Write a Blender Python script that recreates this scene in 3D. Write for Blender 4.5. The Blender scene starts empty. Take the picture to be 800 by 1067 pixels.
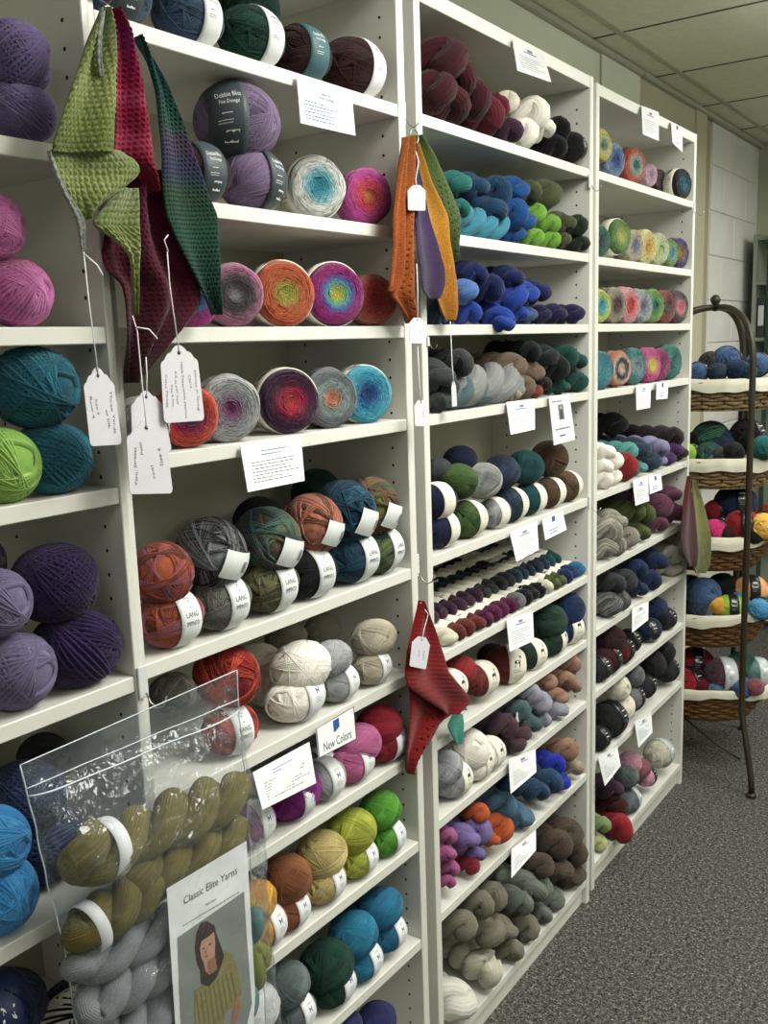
# A yarn shop: a row of white bookcases full of yarn, swatches on hooks, a basket rack behind.
import bpy, bmesh, math, random
import numpy as np
from mathutils import Vector, Matrix
rnd = random.Random(7)
S = bpy.context.scene
COL = S.collection
PI = math.pi

# ------------------------------------------------------------------ camera
CAM = Vector((0.9576, 0.0, 1.5626))
RT = Vector((0.82161, 0.569128, -0.032402)).normalized()
BK = Vector((0.565421, -0.806394, 0.173287)).normalized()
UP = BK.cross(RT).normalized()
RT = UP.cross(BK).normalized()
FPX = 988.0
cd = bpy.data.cameras.new('camera')
cam = bpy.data.objects.new('camera', cd); COL.objects.link(cam)
cd.sensor_fit = 'HORIZONTAL'; cd.sensor_width = 36.0; cd.lens = FPX / 800 * 36.0
cd.clip_start = 0.02
cam.matrix_world = Matrix(((RT.x, UP.x, BK.x, CAM.x), (RT.y, UP.y, BK.y, CAM.y), (RT.z, UP.z, BK.z, CAM.z), (0, 0, 0, 1)))
S.camera = cam

# ------------------------------------------------------------------ world, lights, exposure
S.view_settings.view_transform = 'Standard'; S.view_settings.look = 'None'
S.view_settings.gamma = 1.0; S.view_settings.use_curve_mapping = False
S.view_settings.exposure = -0.09
w = bpy.data.worlds.new('world'); S.world = w; w.use_nodes = True
w.node_tree.nodes['Background'].inputs[0].default_value = (0.9, 1.0, 0.95, 1)
w.node_tree.nodes['Background'].inputs[1].default_value = 0.05

ROOM_X0, ROOM_X1, ROOM_Y0, ROOM_Y1, ROOM_Z = -0.36, 3.6, -2.6, 5.42, 2.522
LIGHTS = [(1.05, -0.55, 6), (1.05, 1.4, 36), (1.05, 3.05, 27), (2.7, 0.35, 13), (2.7, 3.0, 22), (1.05, 4.6, 15)]
def panel_light(x, y, watts):
    l = bpy.data.lights.new('ceiling_light', 'AREA'); l.shape = 'RECTANGLE'; l.size = 1.15; l.size_y = 0.56
    l.energy = watts; l.color = (1.0, 0.995, 0.955)
    o = bpy.data.objects.new('ceiling_light', l); COL.objects.link(o); o.location = (x, y, ROOM_Z - 0.10)
    l2 = l.copy(); l2.energy = watts * .6; l2.size = 1.1; o2 = bpy.data.objects.new('ceiling_light_spill', l2); COL.objects.link(o2)   # the fitting's lens also lights the ceiling round it
    o2.location = (x, y, ROOM_Z - 0.16); o2.rotation_euler = (PI, 0, 0)
for a in LIGHTS: panel_light(*a)

# ------------------------------------------------------------------ helpers
def ray(px, py):
    return (-BK + RT * ((px - 400) / FPX) - UP * ((py - 533.5) / FPX))
def at(px, py, X):                       # the point on the upright plane x = X seen at a pixel of the photograph
    r = ray(px, py); return CAM + r * ((X - CAM.x) / r.x)
def at_y(px, py, Y):
    r = ray(px, py); return CAM + r * ((Y - CAM.y) / r.y)
def depth(P): return -(P - CAM).dot(BK)

def lin(c):
    return tuple(((v / 12.92) if v <= 0.04045 else ((v + 0.055) / 1.055) ** 2.4) for v in c)
def hexc(h):
    return lin(tuple(int(h[i:i + 2], 16) / 255 for i in (0, 2, 4)))

def link(o, parent=None):
    COL.objects.link(o)
    if parent is not None: o.parent = parent
    return o
def mesh(name, V, F, mats, smooth=True, mi=None):
    me = bpy.data.meshes.new(name)
    me.from_pydata([tuple(v) for v in V], [], F)
    for m in (mats if isinstance(mats, (list, tuple)) else [mats]):
        if m is not None: me.materials.append(m)
    if mi is not None: me.polygons.foreach_set('material_index', mi)
    if smooth: me.polygons.foreach_set('use_smooth', [True] * len(me.polygons))
    me.update(); return me
def obj(name, me, parent=None, loc=None, rot=None, scale=None):
    o = bpy.data.objects.new(name, me); link(o, parent)
    if loc is not None: o.location = loc
    if rot is not None: o.rotation_euler = rot
    if scale is not None: o.scale = (scale,) * 3 if isinstance(scale, (int, float)) else scale
    return o
def tag(o, label=None, cat=None, group=None, kind=None):
    if label: o['label'] = label
    if cat: o['category'] = cat
    if group: o['group'] = group
    if kind: o['kind'] = kind
    return o
def empty(name, loc=(0, 0, 0), rz=0.0, parent=None):
    o = bpy.data.objects.new(name, None); link(o, parent); o.location = loc; o.rotation_euler = (0, 0, rz); o.empty_display_size = .05
    return o

class MB:                                 # collects shapes into one mesh
    def __init__(s): s.V = []; s.F = []; s.M = []
    def add(s, V, F, m=0):
        n = len(s.V); s.V += [tuple(v) for v in V]; s.F += [tuple(i + n for i in f) for f in F]; s.M += [m] * len(F)
    def box(s, x0, x1, y0, y1, z0, z1, b=0.0, m=0):
        if b <= 0:
            V = [(x, y, z) for x in (x0, x1) for y in (y0, y1) for z in (z0, z1)]
            s.add(V, [(0, 1, 3, 2), (4, 6, 7, 5), (0, 4, 5, 1), (2, 3, 7, 6), (0, 2, 6, 4), (1, 5, 7, 3)], m)
        else:                             # chamfered box: 24 vertices
            V = []; idx = {}
            for sx in (0, 1):
                for sy in (0, 1):
                    for sz in (0, 1):
                        X = (x0, x1)[sx]; Y = (y0, y1)[sy]; Z = (z0, z1)[sz]
                        dx = b if sx == 0 else -b; dy = b if sy == 0 else -b; dz = b if sz == 0 else -b
                        idx[sx, sy, sz, 0] = len(V); V.append((X, Y + dy, Z + dz))
                        idx[sx, sy, sz, 1] = len(V); V.append((X + dx, Y, Z + dz))
                        idx[sx, sy, sz, 2] = len(V); V.append((X + dx, Y + dy, Z))
            F = []
            for k in (0, 1):
                F.append([idx[k, a, c, 0] for a, c in ((0, 0), (1, 0), (1, 1), (0, 1))])
                F.append([idx[a, k, c, 1] for a, c in ((0, 0), (1, 0), (1, 1), (0, 1))])
                F.append([idx[a, c, k, 2] for a, c in ((0, 0), (1, 0), (1, 1), (0, 1))])
            for a in (0, 1):
                for c in (0, 1):
                    F.append([idx[a, c, 0, 0], idx[a, c, 1, 0], idx[a, c, 1, 1], idx[a, c, 0, 1]])
                    F.append([idx[a, 0, c, 0], idx[a, 1, c, 0], idx[a, 1, c, 2], idx[a, 0, c, 2]])
                    F.append([idx[0, a, c, 1], idx[1, a, c, 1], idx[1, a, c, 2], idx[0, a, c, 2]])
                    for e in (0, 1): F.append([idx[a, c, e, 0], idx[a, c, e, 1], idx[a, c, e, 2]])
            s.add(V, F, m)
    def tube(s, pts, r, n=8, closed=False, m=0, caps=True):
        pts = [Vector(p) for p in pts]; N = len(pts); rr = r if isinstance(r, (list, tuple)) else [r] * N
        V = []; up = Vector((0.13, 0.27, 0.95)); prev = None
        for i, p in enumerate(pts):
            if closed: t = pts[(i + 1) % N] - pts[i - 1]
            else: t = pts[min(i + 1, N - 1)] - pts[max(i - 1, 0)]
            t.normalize()
            a = prev - t * prev.dot(t) if prev is not None else t.cross(up)
            if a.length < 1e-6: a = t.orthogonal()
            a.normalize(); prev = a; b = t.cross(a)
            for k in range(n):
                q = 2 * PI * k / n; V.append(p + (a * math.cos(q) + b * math.sin(q)) * rr[i])
        F = []
        for i in range(N if closed else N - 1):
            for k in range(n):
                F.append((i * n + k, i * n + (k + 1) % n, ((i + 1) % N) * n + (k + 1) % n, ((i + 1) % N) * n + k))
        if caps and not closed: F += [tuple(range(n))[::-1], tuple((N - 1) * n + k for k in range(n))]
        s.add(V, F, m)
    def lathe(s, prof, n=32, m=0, axis='z', c=(0, 0, 0), wob=None):
        V = []; L = len(prof)
        for k in range(n):
            q = 2 * PI * k / n
            for i, (r, h) in enumerate(prof):
                if wob: r = r * (1 + wob(i, q))
                if axis == 'z': V.append((c[0] + r * math.cos(q), c[1] + r * math.sin(q), c[2] + h))
                else: V.append((c[0] + h, c[1] + r * math.cos(q), c[2] + r * math.sin(q)))
        F = [(k * L + i, ((k + 1) % n) * L + i, ((k + 1) % n) * L + i + 1, k * L + i + 1) for k in range(n) for i in range(L - 1)]
        s.add(V, F, m)
    def mesh(s, name, mats, smooth=False): return mesh(name, s.V, s.F, mats, smooth, s.M if isinstance(mats, (list, tuple)) else None)
    def build(s, name, mats, parent=None, smooth=False, **k): return obj(name, s.mesh(name, mats, smooth), parent, **k)

# ------------------------------------------------------------------ materials
MC = {}
def newmat(name):
    m = bpy.data.materials.new(name); m.use_nodes = True; nt = m.node_tree
    return m, nt, nt.nodes['Principled BSDF'], lambda t: nt.nodes.new(t)
def ramp(nt, stops, interp='LINEAR'):
    r = nt.nodes.new('ShaderNodeValToRGB'); e = r.color_ramp.elements; r.color_ramp.interpolation = interp
    while len(e) > 1: e.remove(e[0])
    e[0].position = stops[0][0]; e[0].color = (*stops[0][1], 1)
    for p, c in stops[1:]:
        n = e.new(p); n.color = (*c, 1)
    return r
def scl(c, k): return tuple(min(1, v * k) for v in c)
def tone(c):                               # yarn reads a little duller than its swatch
    l = .3 * c[0] + .6 * c[1] + .1 * c[2]
    return tuple((.76 + .2 * l) * (v * .9 + l * .1) for v in c)
def plain(name, col, rough=.5, spec=.4, noise=.06, nscale=8, bump=0, bscale=200, metal=0):
    if name in MC: return MC[name]
    m, nt, b, N = newmat(name)
    tc = N('ShaderNodeTexCoord'); nz = N('ShaderNodeTexNoise'); nz.inputs['Scale'].default_value = nscale; nz.inputs['Detail'].default_value = 4
    nt.links.new(tc.outputs['Object'], nz.inputs['Vector'])
    r = ramp(nt, [(.3, scl(col, 1 - noise)), (.7, scl(col, 1 + noise))]); nt.links.new(nz.outputs['Fac'], r.inputs[0])
    nt.links.new(r.outputs[0], b.inputs['Base Color'])
    b.inputs['Roughness'].default_value = rough; b.inputs['Specular IOR Level'].default_value = spec; b.inputs['Metallic'].default_value = metal
    if bump:
        n2 = N('ShaderNodeTexNoise'); n2.inputs['Scale'].default_value = bscale; nt.links.new(tc.outputs['Object'], n2.inputs['Vector'])
        bp = N('ShaderNodeBump'); bp.inputs['Strength'].default_value = bump; bp.inputs['Distance'].default_value = .002
        nt.links.new(n2.outputs['Fac'], bp.inputs['Height']); nt.links.new(bp.outputs[0], b.inputs['Normal'])
    MC[name] = m; return m
def wool(name, cols, scale=(2, 9, 9), tweed=0, fine=60):
    """Yarn: a mix of the given colours in streaks along the wraps, with fuzzy fine relief."""
    key = 'yarn_' + name
    if key in MC: return MC[key]
    m, nt, b, N = newmat(key)
    tc = N('ShaderNodeTexCoord'); mp = N('ShaderNodeMapping'); mp.inputs['Scale'].default_value = scale
    oi = N('ShaderNodeObjectInfo'); ml = N('ShaderNodeMath'); ml.operation = 'MULTIPLY'; ml.inputs[1].default_value = 17.0
    nt.links.new(oi.outputs['Random'], ml.inputs[0]); nt.links.new(ml.outputs[0], mp.inputs['Location'])
    nz = N('ShaderNodeTexNoise'); nz.inputs['Scale'].default_value = 1.0; nz.inputs['Detail'].default_value = 3; nz.inputs['Roughness'].default_value = .6
    nt.links.new(tc.outputs['Object'], mp.inputs[0]); nt.links.new(mp.outputs[0], nz.inputs['Vector'])
    cols = [tone(c) for c in cols]
    at_ = N('ShaderNodeAttribute'); at_.attribute_name = 'wrap'
    big = len(cols) > 2
    mm = N('ShaderNodeMath'); mm.operation = 'MULTIPLY_ADD'; mm.inputs[1].default_value = .8 if big else .55
    m0 = N('ShaderNodeMath'); m0.operation = 'MULTIPLY'; m0.inputs[1].default_value = .35 if big else .45; nt.links.new(nz.outputs['Fac'], m0.inputs[0])
    nt.links.new(at_.outputs['Fac'], mm.inputs[0]); nt.links.new(m0.outputs[0], mm.inputs[2])
    if big: st = [(.15 + .75 * i / (len(cols) - 1), c) for i, c in enumerate(cols)]
    else: st = [(.15, scl(cols[0], .8)), (.5, cols[0]), (.85, scl(cols[-1], 1.1))]
    r = ramp(nt, st); nt.links.new(mm.outputs[0], r.inputs[0])
    out = r.outputs[0]
    n2 = N('ShaderNodeTexNoise'); n2.inputs['Scale'].default_value = fine; n2.inputs['Detail'].default_value = 2; nt.links.new(tc.outputs['Object'], n2.inputs['Vector'])
    if tweed:
        r2 = ramp(nt, [(.42, (0, 0, 0)), (.6, (1, 1, 1))]); nt.links.new(n2.outputs['Fac'], r2.inputs[0])
        mx = N('ShaderNodeMixRGB'); mx.inputs[2].default_value = (*scl(cols[0], tweed), 1); nt.links.new(r2.outputs[0], mx.inputs[0]); nt.links.new(out, mx.inputs[1]); out = mx.outputs[0]
    nt.links.new(out, b.inputs['Base Color'])
    bp = N('ShaderNodeBump'); bp.inputs['Strength'].default_value = .35; bp.inputs['Distance'].default_value = .02
    nt.links.new(n2.outputs['Fac'], bp.inputs['Height']); nt.links.new(bp.outputs[0], b.inputs['Normal'])
    b.inputs['Roughness'].default_value = .85; b.inputs['Specular IOR Level'].default_value = .15
    b.inputs['Sheen Weight'].default_value = .12; b.inputs['Sheen Roughness'].default_value = .5
    MC[key] = m; return m
def cake_mat(name, cols):
    """Gradient yarn wound from the middle out: the colour follows the distance from the cake's axis."""
    key = 'cake_' + name
    if key in MC: return MC[key]
    m, nt, b, N = newmat(key)
    tc = N('ShaderNodeTexCoord'); sp = N('ShaderNodeSeparateXYZ'); nt.links.new(tc.outputs['Object'], sp.inputs[0])
    cb = N('ShaderNodeCombineXYZ'); nt.links.new(sp.outputs[1], cb.inputs[1]); nt.links.new(sp.outputs[2], cb.inputs[2])
    ln = N('ShaderNodeVectorMath'); ln.operation = 'LENGTH'; nt.links.new(cb.outputs[0], ln.inputs[0])
    nz = N('ShaderNodeTexNoise'); nz.inputs['Scale'].default_value = 5; nt.links.new(tc.outputs['Object'], nz.inputs['Vector'])
    ma = N('ShaderNodeMath'); ma.operation = 'MULTIPLY_ADD'; ma.inputs[1].default_value = .22; nt.links.new(nz.outputs['Fac'], ma.inputs[0]); nt.links.new(ln.outputs['Value'], ma.inputs[2])
    su = N('ShaderNodeMath'); su.operation = 'SUBTRACT'; su.inputs[1].default_value = .11; nt.links.new(ma.outputs[0], su.inputs[0])
    cols = [tone(c) for c in cols]; n = len(cols)
    r = ramp(nt, [(.08 + .8 * i / max(1, n - 1), c) for i, c in enumerate(cols)]); nt.links.new(su.outputs[0], r.inputs[0])
    an = N('ShaderNodeMath'); an.operation = 'ARCTAN2'; nt.links.new(sp.outputs[1], an.inputs[0]); nt.links.new(sp.outputs[2], an.inputs[1])
    k1 = N('ShaderNodeMath'); k1.operation = 'MULTIPLY_ADD'; k1.inputs[1].default_value = 3.2; nt.links.new(an.outputs[0], k1.inputs[0])
    l1 = N('ShaderNodeMath'); l1.operation = 'MULTIPLY'; l1.inputs[1].default_value = 38; nt.links.new(ln.outputs['Value'], l1.inputs[0])
    x1 = N('ShaderNodeMath'); x1.operation = 'MULTIPLY'; x1.inputs[1].default_value = 26; nt.links.new(sp.outputs[0], x1.inputs[0])
    c2 = N('ShaderNodeCombineXYZ'); nt.links.new(l1.outputs[0], c2.inputs[0]); nt.links.new(k1.outputs[0], c2.inputs[1]); nt.links.new(x1.outputs[0], c2.inputs[2])
    n3 = N('ShaderNodeTexNoise'); n3.inputs['Scale'].default_value = 1.0; n3.inputs['Detail'].default_value = 2; nt.links.new(c2.outputs[0], n3.inputs['Vector'])
    m3 = N('ShaderNodeMath'); m3.operation = 'MULTIPLY_ADD'; m3.inputs[1].default_value = .25; nt.links.new(n3.outputs['Fac'], m3.inputs[0]); nt.links.new(su.outputs[0], m3.inputs[2])
    s3 = N('ShaderNodeMath'); s3.operation = 'SUBTRACT'; s3.inputs[1].default_value = .125; nt.links.new(m3.outputs[0], s3.inputs[0]); nt.links.new(s3.outputs[0], r.inputs[0])
    bp = N('ShaderNodeBump'); bp.inputs['Strength'].default_value = .5; bp.inputs['Distance'].default_value = .04
    nt.links.new(n3.outputs['Fac'], bp.inputs['Height']); nt.links.new(bp.outputs[0], b.inputs['Normal'])
    r3 = ramp(nt, [(.38, (.6, .6, .6)), (.6, (1.0, 1.0, 1.0))]); nt.links.new(n3.outputs['Fac'], r3.inputs[0])
    mx = N('ShaderNodeMixRGB'); mx.blend_type = 'MULTIPLY'; mx.inputs[0].default_value = 1; nt.links.new(r.outputs[0], mx.inputs[1]); nt.links.new(r3.outputs[0], mx.inputs[2])
    nt.links.new(mx.outputs[0], b.inputs['Base Color'])
    b.inputs['Roughness'].default_value = .85; b.inputs['Specular IOR Level'].default_value = .15; b.inputs['Sheen Weight'].default_value = .2
    MC[key] = m; return m

M_LAM = plain('white_laminate', hexc('D8D7D0'), .38, .4, .015, 3)
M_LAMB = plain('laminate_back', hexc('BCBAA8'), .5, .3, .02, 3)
M_HOLE = plain('hole_dark', (.012, .012, .012), .9)
M_PAPER = plain('white_paper', hexc('DEDFE2'), .45, .4, .02, 10)
M_SLEEVE = plain('card_backing', hexc('C9CBC8'), .3, .5)
M_CREAM = plain('cream_paper', hexc('E2DDD0'), .6, .3, .03, 10)
M_GREYP = plain('light_grey_paper', hexc('DCE0E0'), .55, .3, .03, 10)
M_SLATE = plain('slate_paper', hexc('3A444A'), .5, .35, .05, 10)
M_TEALP = plain('teal_grey_paper', hexc('3E6066'), .5, .35, .05, 10)
M_BLACKP = plain('black_gloss_paper', hexc('202224'), .25, .5, .05, 10)
M_SILV = plain('silver_film', hexc('B8BEC2'), .25, .6, .1, 20)
M_INK = plain('ink', hexc('2A2B33'), .7, .2)
M_INKB = plain('blue_ink', hexc('2B4F93'), .7, .2)
M_INKG = plain('grey_ink', hexc('7A7C88'), .7, .2)
M_INKP = plain('violet_pencil', hexc('5A5672'), .7, .2)
M_INKW = plain('white_ink', hexc('E8EAEA'), .7, .2)
M_STR = plain('white_string', hexc('EDEBEE'), .8, .2, .05, 60)
M_TAG = plain('tag_card', hexc('CFCDD4'), .6, .3, .02, 10)
M_METAL = plain('hook_metal', hexc('9A9890'), .3, .5, .1, 20, metal=.9)
M_CLEARP = plain('clear_hook_plastic', hexc('D5D8D8'), .15, .6)
M_IRON = plain('dark_bronze_iron', hexc('3A3429'), .45, .4, .15, 10, metal=.5)
# ------------------------------------------------------------------ room shell
def carpet_mat():
    m, nt, b, N = newmat('carpet')
    tc = N('ShaderNodeTexCoord')
    n1 = N('ShaderNodeTexNoise'); n1.inputs['Scale'].default_value = 210; n1.inputs['Detail'].default_value = 2
    n2 = N('ShaderNodeTexNoise'); n2.inputs['Scale'].default_value = 90; n2.inputs['Detail'].default_value = 3; n2.inputs['Roughness'].default_value = .75
    for n in (n1, n2): nt.links.new(tc.outputs['Object'], n.inputs['Vector'])
    mx = N('ShaderNodeMath'); mx.operation = 'ADD'; nt.links.new(n1.outputs['Fac'], mx.inputs[0]); nt.links.new(n2.outputs['Fac'], mx.inputs[1])
    r = ramp(nt, [(.0, (0, 0, 0)), (.40, hexc('242422')), (.50, hexc('4E4E4A')), (.58, hexc('6E6E68')), (.68, hexc('AFAEA4'))])
    dv = N('ShaderNodeMath'); dv.operation = 'MULTIPLY'; dv.inputs[1].default_value = .5; nt.links.new(mx.outputs[0], dv.inputs[0]); nt.links.new(dv.outputs[0], r.inputs[0])
    nt.links.new(r.outputs[0], b.inputs['Base Color']); b.inputs['Roughness'].default_value = .95; b.inputs['Specular IOR Level'].default_value = .1
    bp = N('ShaderNodeBump'); bp.inputs['Strength'].default_value = .8; bp.inputs['Distance'].default_value = .006
    nt.links.new(dv.outputs[0], bp.inputs['Height']); nt.links.new(bp.outputs[0], b.inputs['Normal'])
    return m
def struct(o): o['kind'] = 'structure'; return o
X0, X1, Y0, Y1, ZC = ROOM_X0, ROOM_X1, ROOM_Y0, ROOM_Y1, ROOM_Z
m_ = MB(); m_.box(X0 - .3, X1 + .1, Y0 - .1, Y1 + .3, -.1, 0); struct(m_.build('floor', carpet_mat()))
M_WALL = plain('painted_wall', hexc('D9DDCE'), .7, .3, .03, 4, bump=.15, bscale=80)
M_BLOCK = plain('painted_block', hexc('DAD9D6'), .6, .35, .04, 6, bump=.5, bscale=60)
M_BEIGE = plain('beige_trim', hexc('BDB8A2'), .6, .3, .03, 5)
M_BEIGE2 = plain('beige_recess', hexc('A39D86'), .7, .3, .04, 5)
M_CEIL = plain('ceiling_tile_face', hexc('CFD0BC'), .9, .1, .05, 40, bump=.6, bscale=150)
M_GRID = plain('ceiling_grid', hexc('A5A490'), .6, .3)
# wall on the side of the bookcases: painted panels, then a recess behind the last bookcase, then concrete blocks
wl = MB(); wl.box(X0 - .2, X0, Y0, 3.23, 0, ZC)
left = struct(wl.build('wall_left', M_WALL))
wl = MB(); wl.box(X0 - .2, X0 + .006, 3.236, 3.60, 0, ZC); wl.build('wall_panel', M_WALL, left)
wl = MB(); wl.box(X0 - .2, X0, 3.60, 4.28, 2.36, ZC); wl.build('header', M_BEIGE, left)
wl = MB(); wl.box(X0 - .3, X0 - .12, 3.60, 4.28, 0, 2.36); wl.build('recess_panel', M_BEIGE2, left)
wl = MB(); wl.box(X0 - .2, X0 + .012, 4.28, 4.42, 0, ZC, .004); wl.build('door_jamb', M_BEIGE, left)
wl = MB(); wl.box(X0 - .2, X0 - .012, 4.42, 4.56, 0, ZC, .004); wl.build('jamb_return', M_BEIGE2, left)
wl = MB(); wl.box(X0 - .2, X0 - .012, 4.56, Y1, 0, ZC); wl.build('block_backing', M_BLOCK, left)
bl = MB(); bl.box(0, .006, .004, .396, .004, .196, .003); bme = bl.mesh('concrete_block', M_BLOCK)
hb = MB(); hb.box(0, .006, .004, .196, .004, .196, .003); hme = hb.mesh('concrete_half_block', M_BLOCK)
r_ = 0; z = .12
while z < ZC - .05:
    y = 4.565 - (.0 if r_ % 2 else .2)
    while y < Y1 - .02:
        if y < 4.56: obj('concrete_block', hme, left, (X0 - .012, 4.565, z))
        elif y + .4 <= Y1 + .001: obj('concrete_block', bme, left, (X0 - .012, y, z))
        elif y + .2 <= Y1 + .001: obj('concrete_block', hme, left, (X0 - .012, y, z))
        y += .4
    z += .2; r_ += 1
fw_ = MB(); fw_.box(X0 - .3, X1, Y1, Y1 + .1, 0, ZC); far = struct(fw_.build('wall_far', plain('far_wall_paint', hexc('A9AD98'), .7, .3, .03, 4)))
rw = MB(); rw.box(X1, X1 + .1, Y0, Y1, 0, ZC); struct(rw.build('wall_right', M_WALL))
bw = MB(); bw.box(X0 - .2, X1, Y0 - .1, Y0, 0, ZC); struct(bw.build('wall_back', M_WALL))
tr = MB(); tr.box(X0, X0 + .022, Y0, 3.6, ZC - .02, ZC, .002); struct(tr.build('trim_1', M_GRID))
tr = MB(); tr.box(X0, X0 + .022, 3.61, Y1, ZC - .02, ZC, .002); struct(tr.build('trim_2', M_GRID))
# ceiling of lay-in tiles on a grid
ce = MB(); ce.box(X0 - .3, X1 + .1, Y0 - .1, Y1 + .3, ZC + .02, ZC + .12); ceil = struct(ce.build('ceiling', M_GRID))
tiles = {}
gx = [X0, -.25, .95, 2.15, 3.35, X1]; gy = [3.13 + .6 * k for k in range(-10, 5)]
gy = [max(g, Y0) for g in gy if g > Y0 - .5] ; gy = [g for g in gy if g < Y1] + [Y1]
for i in range(len(gx) - 1):
    for j in range(len(gy) - 1):
        w_, h_ = round(gx[i + 1] - gx[i], 3), round(gy[j + 1] - gy[j], 3)
        if h_ < .05: continue
        if (w_, h_) not in tiles:
            b_ = MB(); b_.box(.004, w_ - .004, .003, h_ - .003, .003, .018, .002); tiles[w_, h_] = b_.mesh('ceiling_tile', M_CEIL)
        obj('ceiling_tile', tiles[w_, h_], ceil, (gx[i], gy[j], ZC))
for g in gx[1:-1]:
    b_ = MB(); b_.box(g - .011, g + .011, Y0, Y1, ZC - .001, ZC + .006); b_.build('grid_bar', M_GRID, ceil)
for g in gy[1:-1]:
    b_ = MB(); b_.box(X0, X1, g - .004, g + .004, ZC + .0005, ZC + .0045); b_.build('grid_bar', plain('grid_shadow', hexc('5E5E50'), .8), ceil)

# ------------------------------------------------------------------ bookcases
T = 0.0208; DEP = 0.28
ZS = {1: {1: 1.801, 2: 1.5958, 3: 1.3969, 4: 1.1473, 5: .8832, 6: .604, 7: .32, 8: .0757},
      2: {1: 1.9666, 2: 1.7632, 3: 1.5949, 4: 1.4294, 5: 1.1523, 6: .9536, 7: .7901, 8: .6038, 9: .3926, 10: .0757},
      3: {1: 1.9704, 2: 1.7691, 3: 1.5975, 4: 1.4290, 5: 1.1546, 6: .9493, 7: .7730, 8: .6010, 9: .3920, 10: .0757},
      4: {1: 1.9793, 2: 1.7686, 3: 1.5988, 4: 1.4242, 5: 1.1521, 6: .9451, 7: .7718, 8: .5929, 9: .3828, 10: .0757}}
UN = {1: (-.0068, .0142, -.0183, .764, .02, .0115), 2: (-.0034, .8063, -.0246, .626, .0145, .02),
      3: (0, 1.5265, 0, .764, .02, .02), 4: (-.0124, 2.3789, -.0057, .764, .02, .02)}
ZTOP = 2.185
BN = {1: 'first', 2: 'second', 3: 'third', 4: 'fourth'}
BLAB = {1: 'white bookcase at the near end, first in the row, holding the largest yarn balls',
        2: 'second white bookcase in the row, with round yarn cakes and banded yarn balls',
        3: 'third white bookcase in the row, with twisted hanks on most shelves',
        4: 'fourth and last white bookcase of the row, beside the basket rack'}
for u, (x0, y0, yaw, wd, tl, tr_) in UN.items():
    e = empty('bookcase', (x0, y0, 0), yaw)
    tag(e, BLAB[u], 'bookcase', 'white bookcases along the wall')
    b_ = MB(); b_.box(-DEP, 0, -tl, 0, 0, ZTOP, .0012); b_.build('side_panel', M_LAM, e)
    b_ = MB(); b_.box(-DEP, 0, wd, wd + tr_, 0, ZTOP, .0012); b_.build('side_panel', M_LAM, e)
    b_ = MB(); b_.box(-DEP, -.001, 0, wd, ZTOP - .028, ZTOP - .0005, .0012); b_.build('top_board', M_LAM, e)
    b_ = MB(); b_.box(-DEP - .004, -DEP, -tl, wd + tr_, .05, ZTOP - .002); b_.build('back_panel', M_LAMB, e)
    b_ = MB(); b_.box(-.05, -.014, 0, wd, 0, .0757 - T, .001); b_.build('plinth', M_LAM, e)
    for s, z in ZS[u].items():
        b_ = MB(); b_.box(-DEP + .0005, -.0015, .0005, wd - .0005, z - T, z, .0012); b_.build('shelf', M_LAM, e)
    b_ = MB()                                       # shelf pin holes in the inner faces
    zz = .16
    while zz < ZTOP - .06:
        if all(not (z - T - .006 < zz < z + .006) for z in ZS[u].values()):
            for xx in (-.035, -.235):
                for yy in (wd - .0004, .0004):
                    V = [(xx + .0027 * math.cos(q * PI / 4), yy, zz + .0027 * math.sin(q * PI / 4)) for q in range(8)]
                    b_.add(V, [tuple(range(8))])
        zz += .032
    tag(b_.build('pin_hole', M_HOLE, e), kind='stuff')
def front_x(u, y):
    x0, y0, yaw = UN[u][:3]; return x0 - math.tan(yaw) * (y - y0)
# ------------------------------------------------------------------ yarn meshes (unit radius, axis along local X)
PR = {}
def loops(parts, normals, rad, th, asp, wv, n=40):
    """Closed strands: great circles with the given normals, on an ellipsoid stretched along X."""
    for nrm, R, w_ in zip(normals, rad, wv):
        nrm = np.array(nrm); a = np.cross(nrm, [0.31, 0.5, 0.8]); a /= np.linalg.norm(a); b = np.cross(nrm, a)
        q = np.linspace(0, 2 * PI, n, endpoint=False)
        p = np.outer(np.cos(q), a) + np.outer(np.sin(q), b)
        side = np.tile(nrm, (n, 1))
        k = len(parts[0]) and sum(len(x) for x in parts[0])
        ring = []
        for dn, dr in ((-th * .55, -th * .25), (-th * .2, th * .6), (th * .2, th * .6), (th * .55, -th * .25)):
            v = p * (R + dr) + side * dn; v[:, 0] *= asp; ring.append(v)
        V = np.stack(ring, 1).reshape(-1, 3)
        i = np.arange(n); j = (i + 1) % n; base = k
        F = []
        for c in (0, 1, 2): F.append(np.stack([base + i * 4 + c, base + j * 4 + c, base + j * 4 + c + 1, base + i * 4 + c + 1], 1))
        parts[0].append(V); parts[1].append(np.concatenate(F)); parts[2].append(np.full(len(V), w_))
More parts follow.
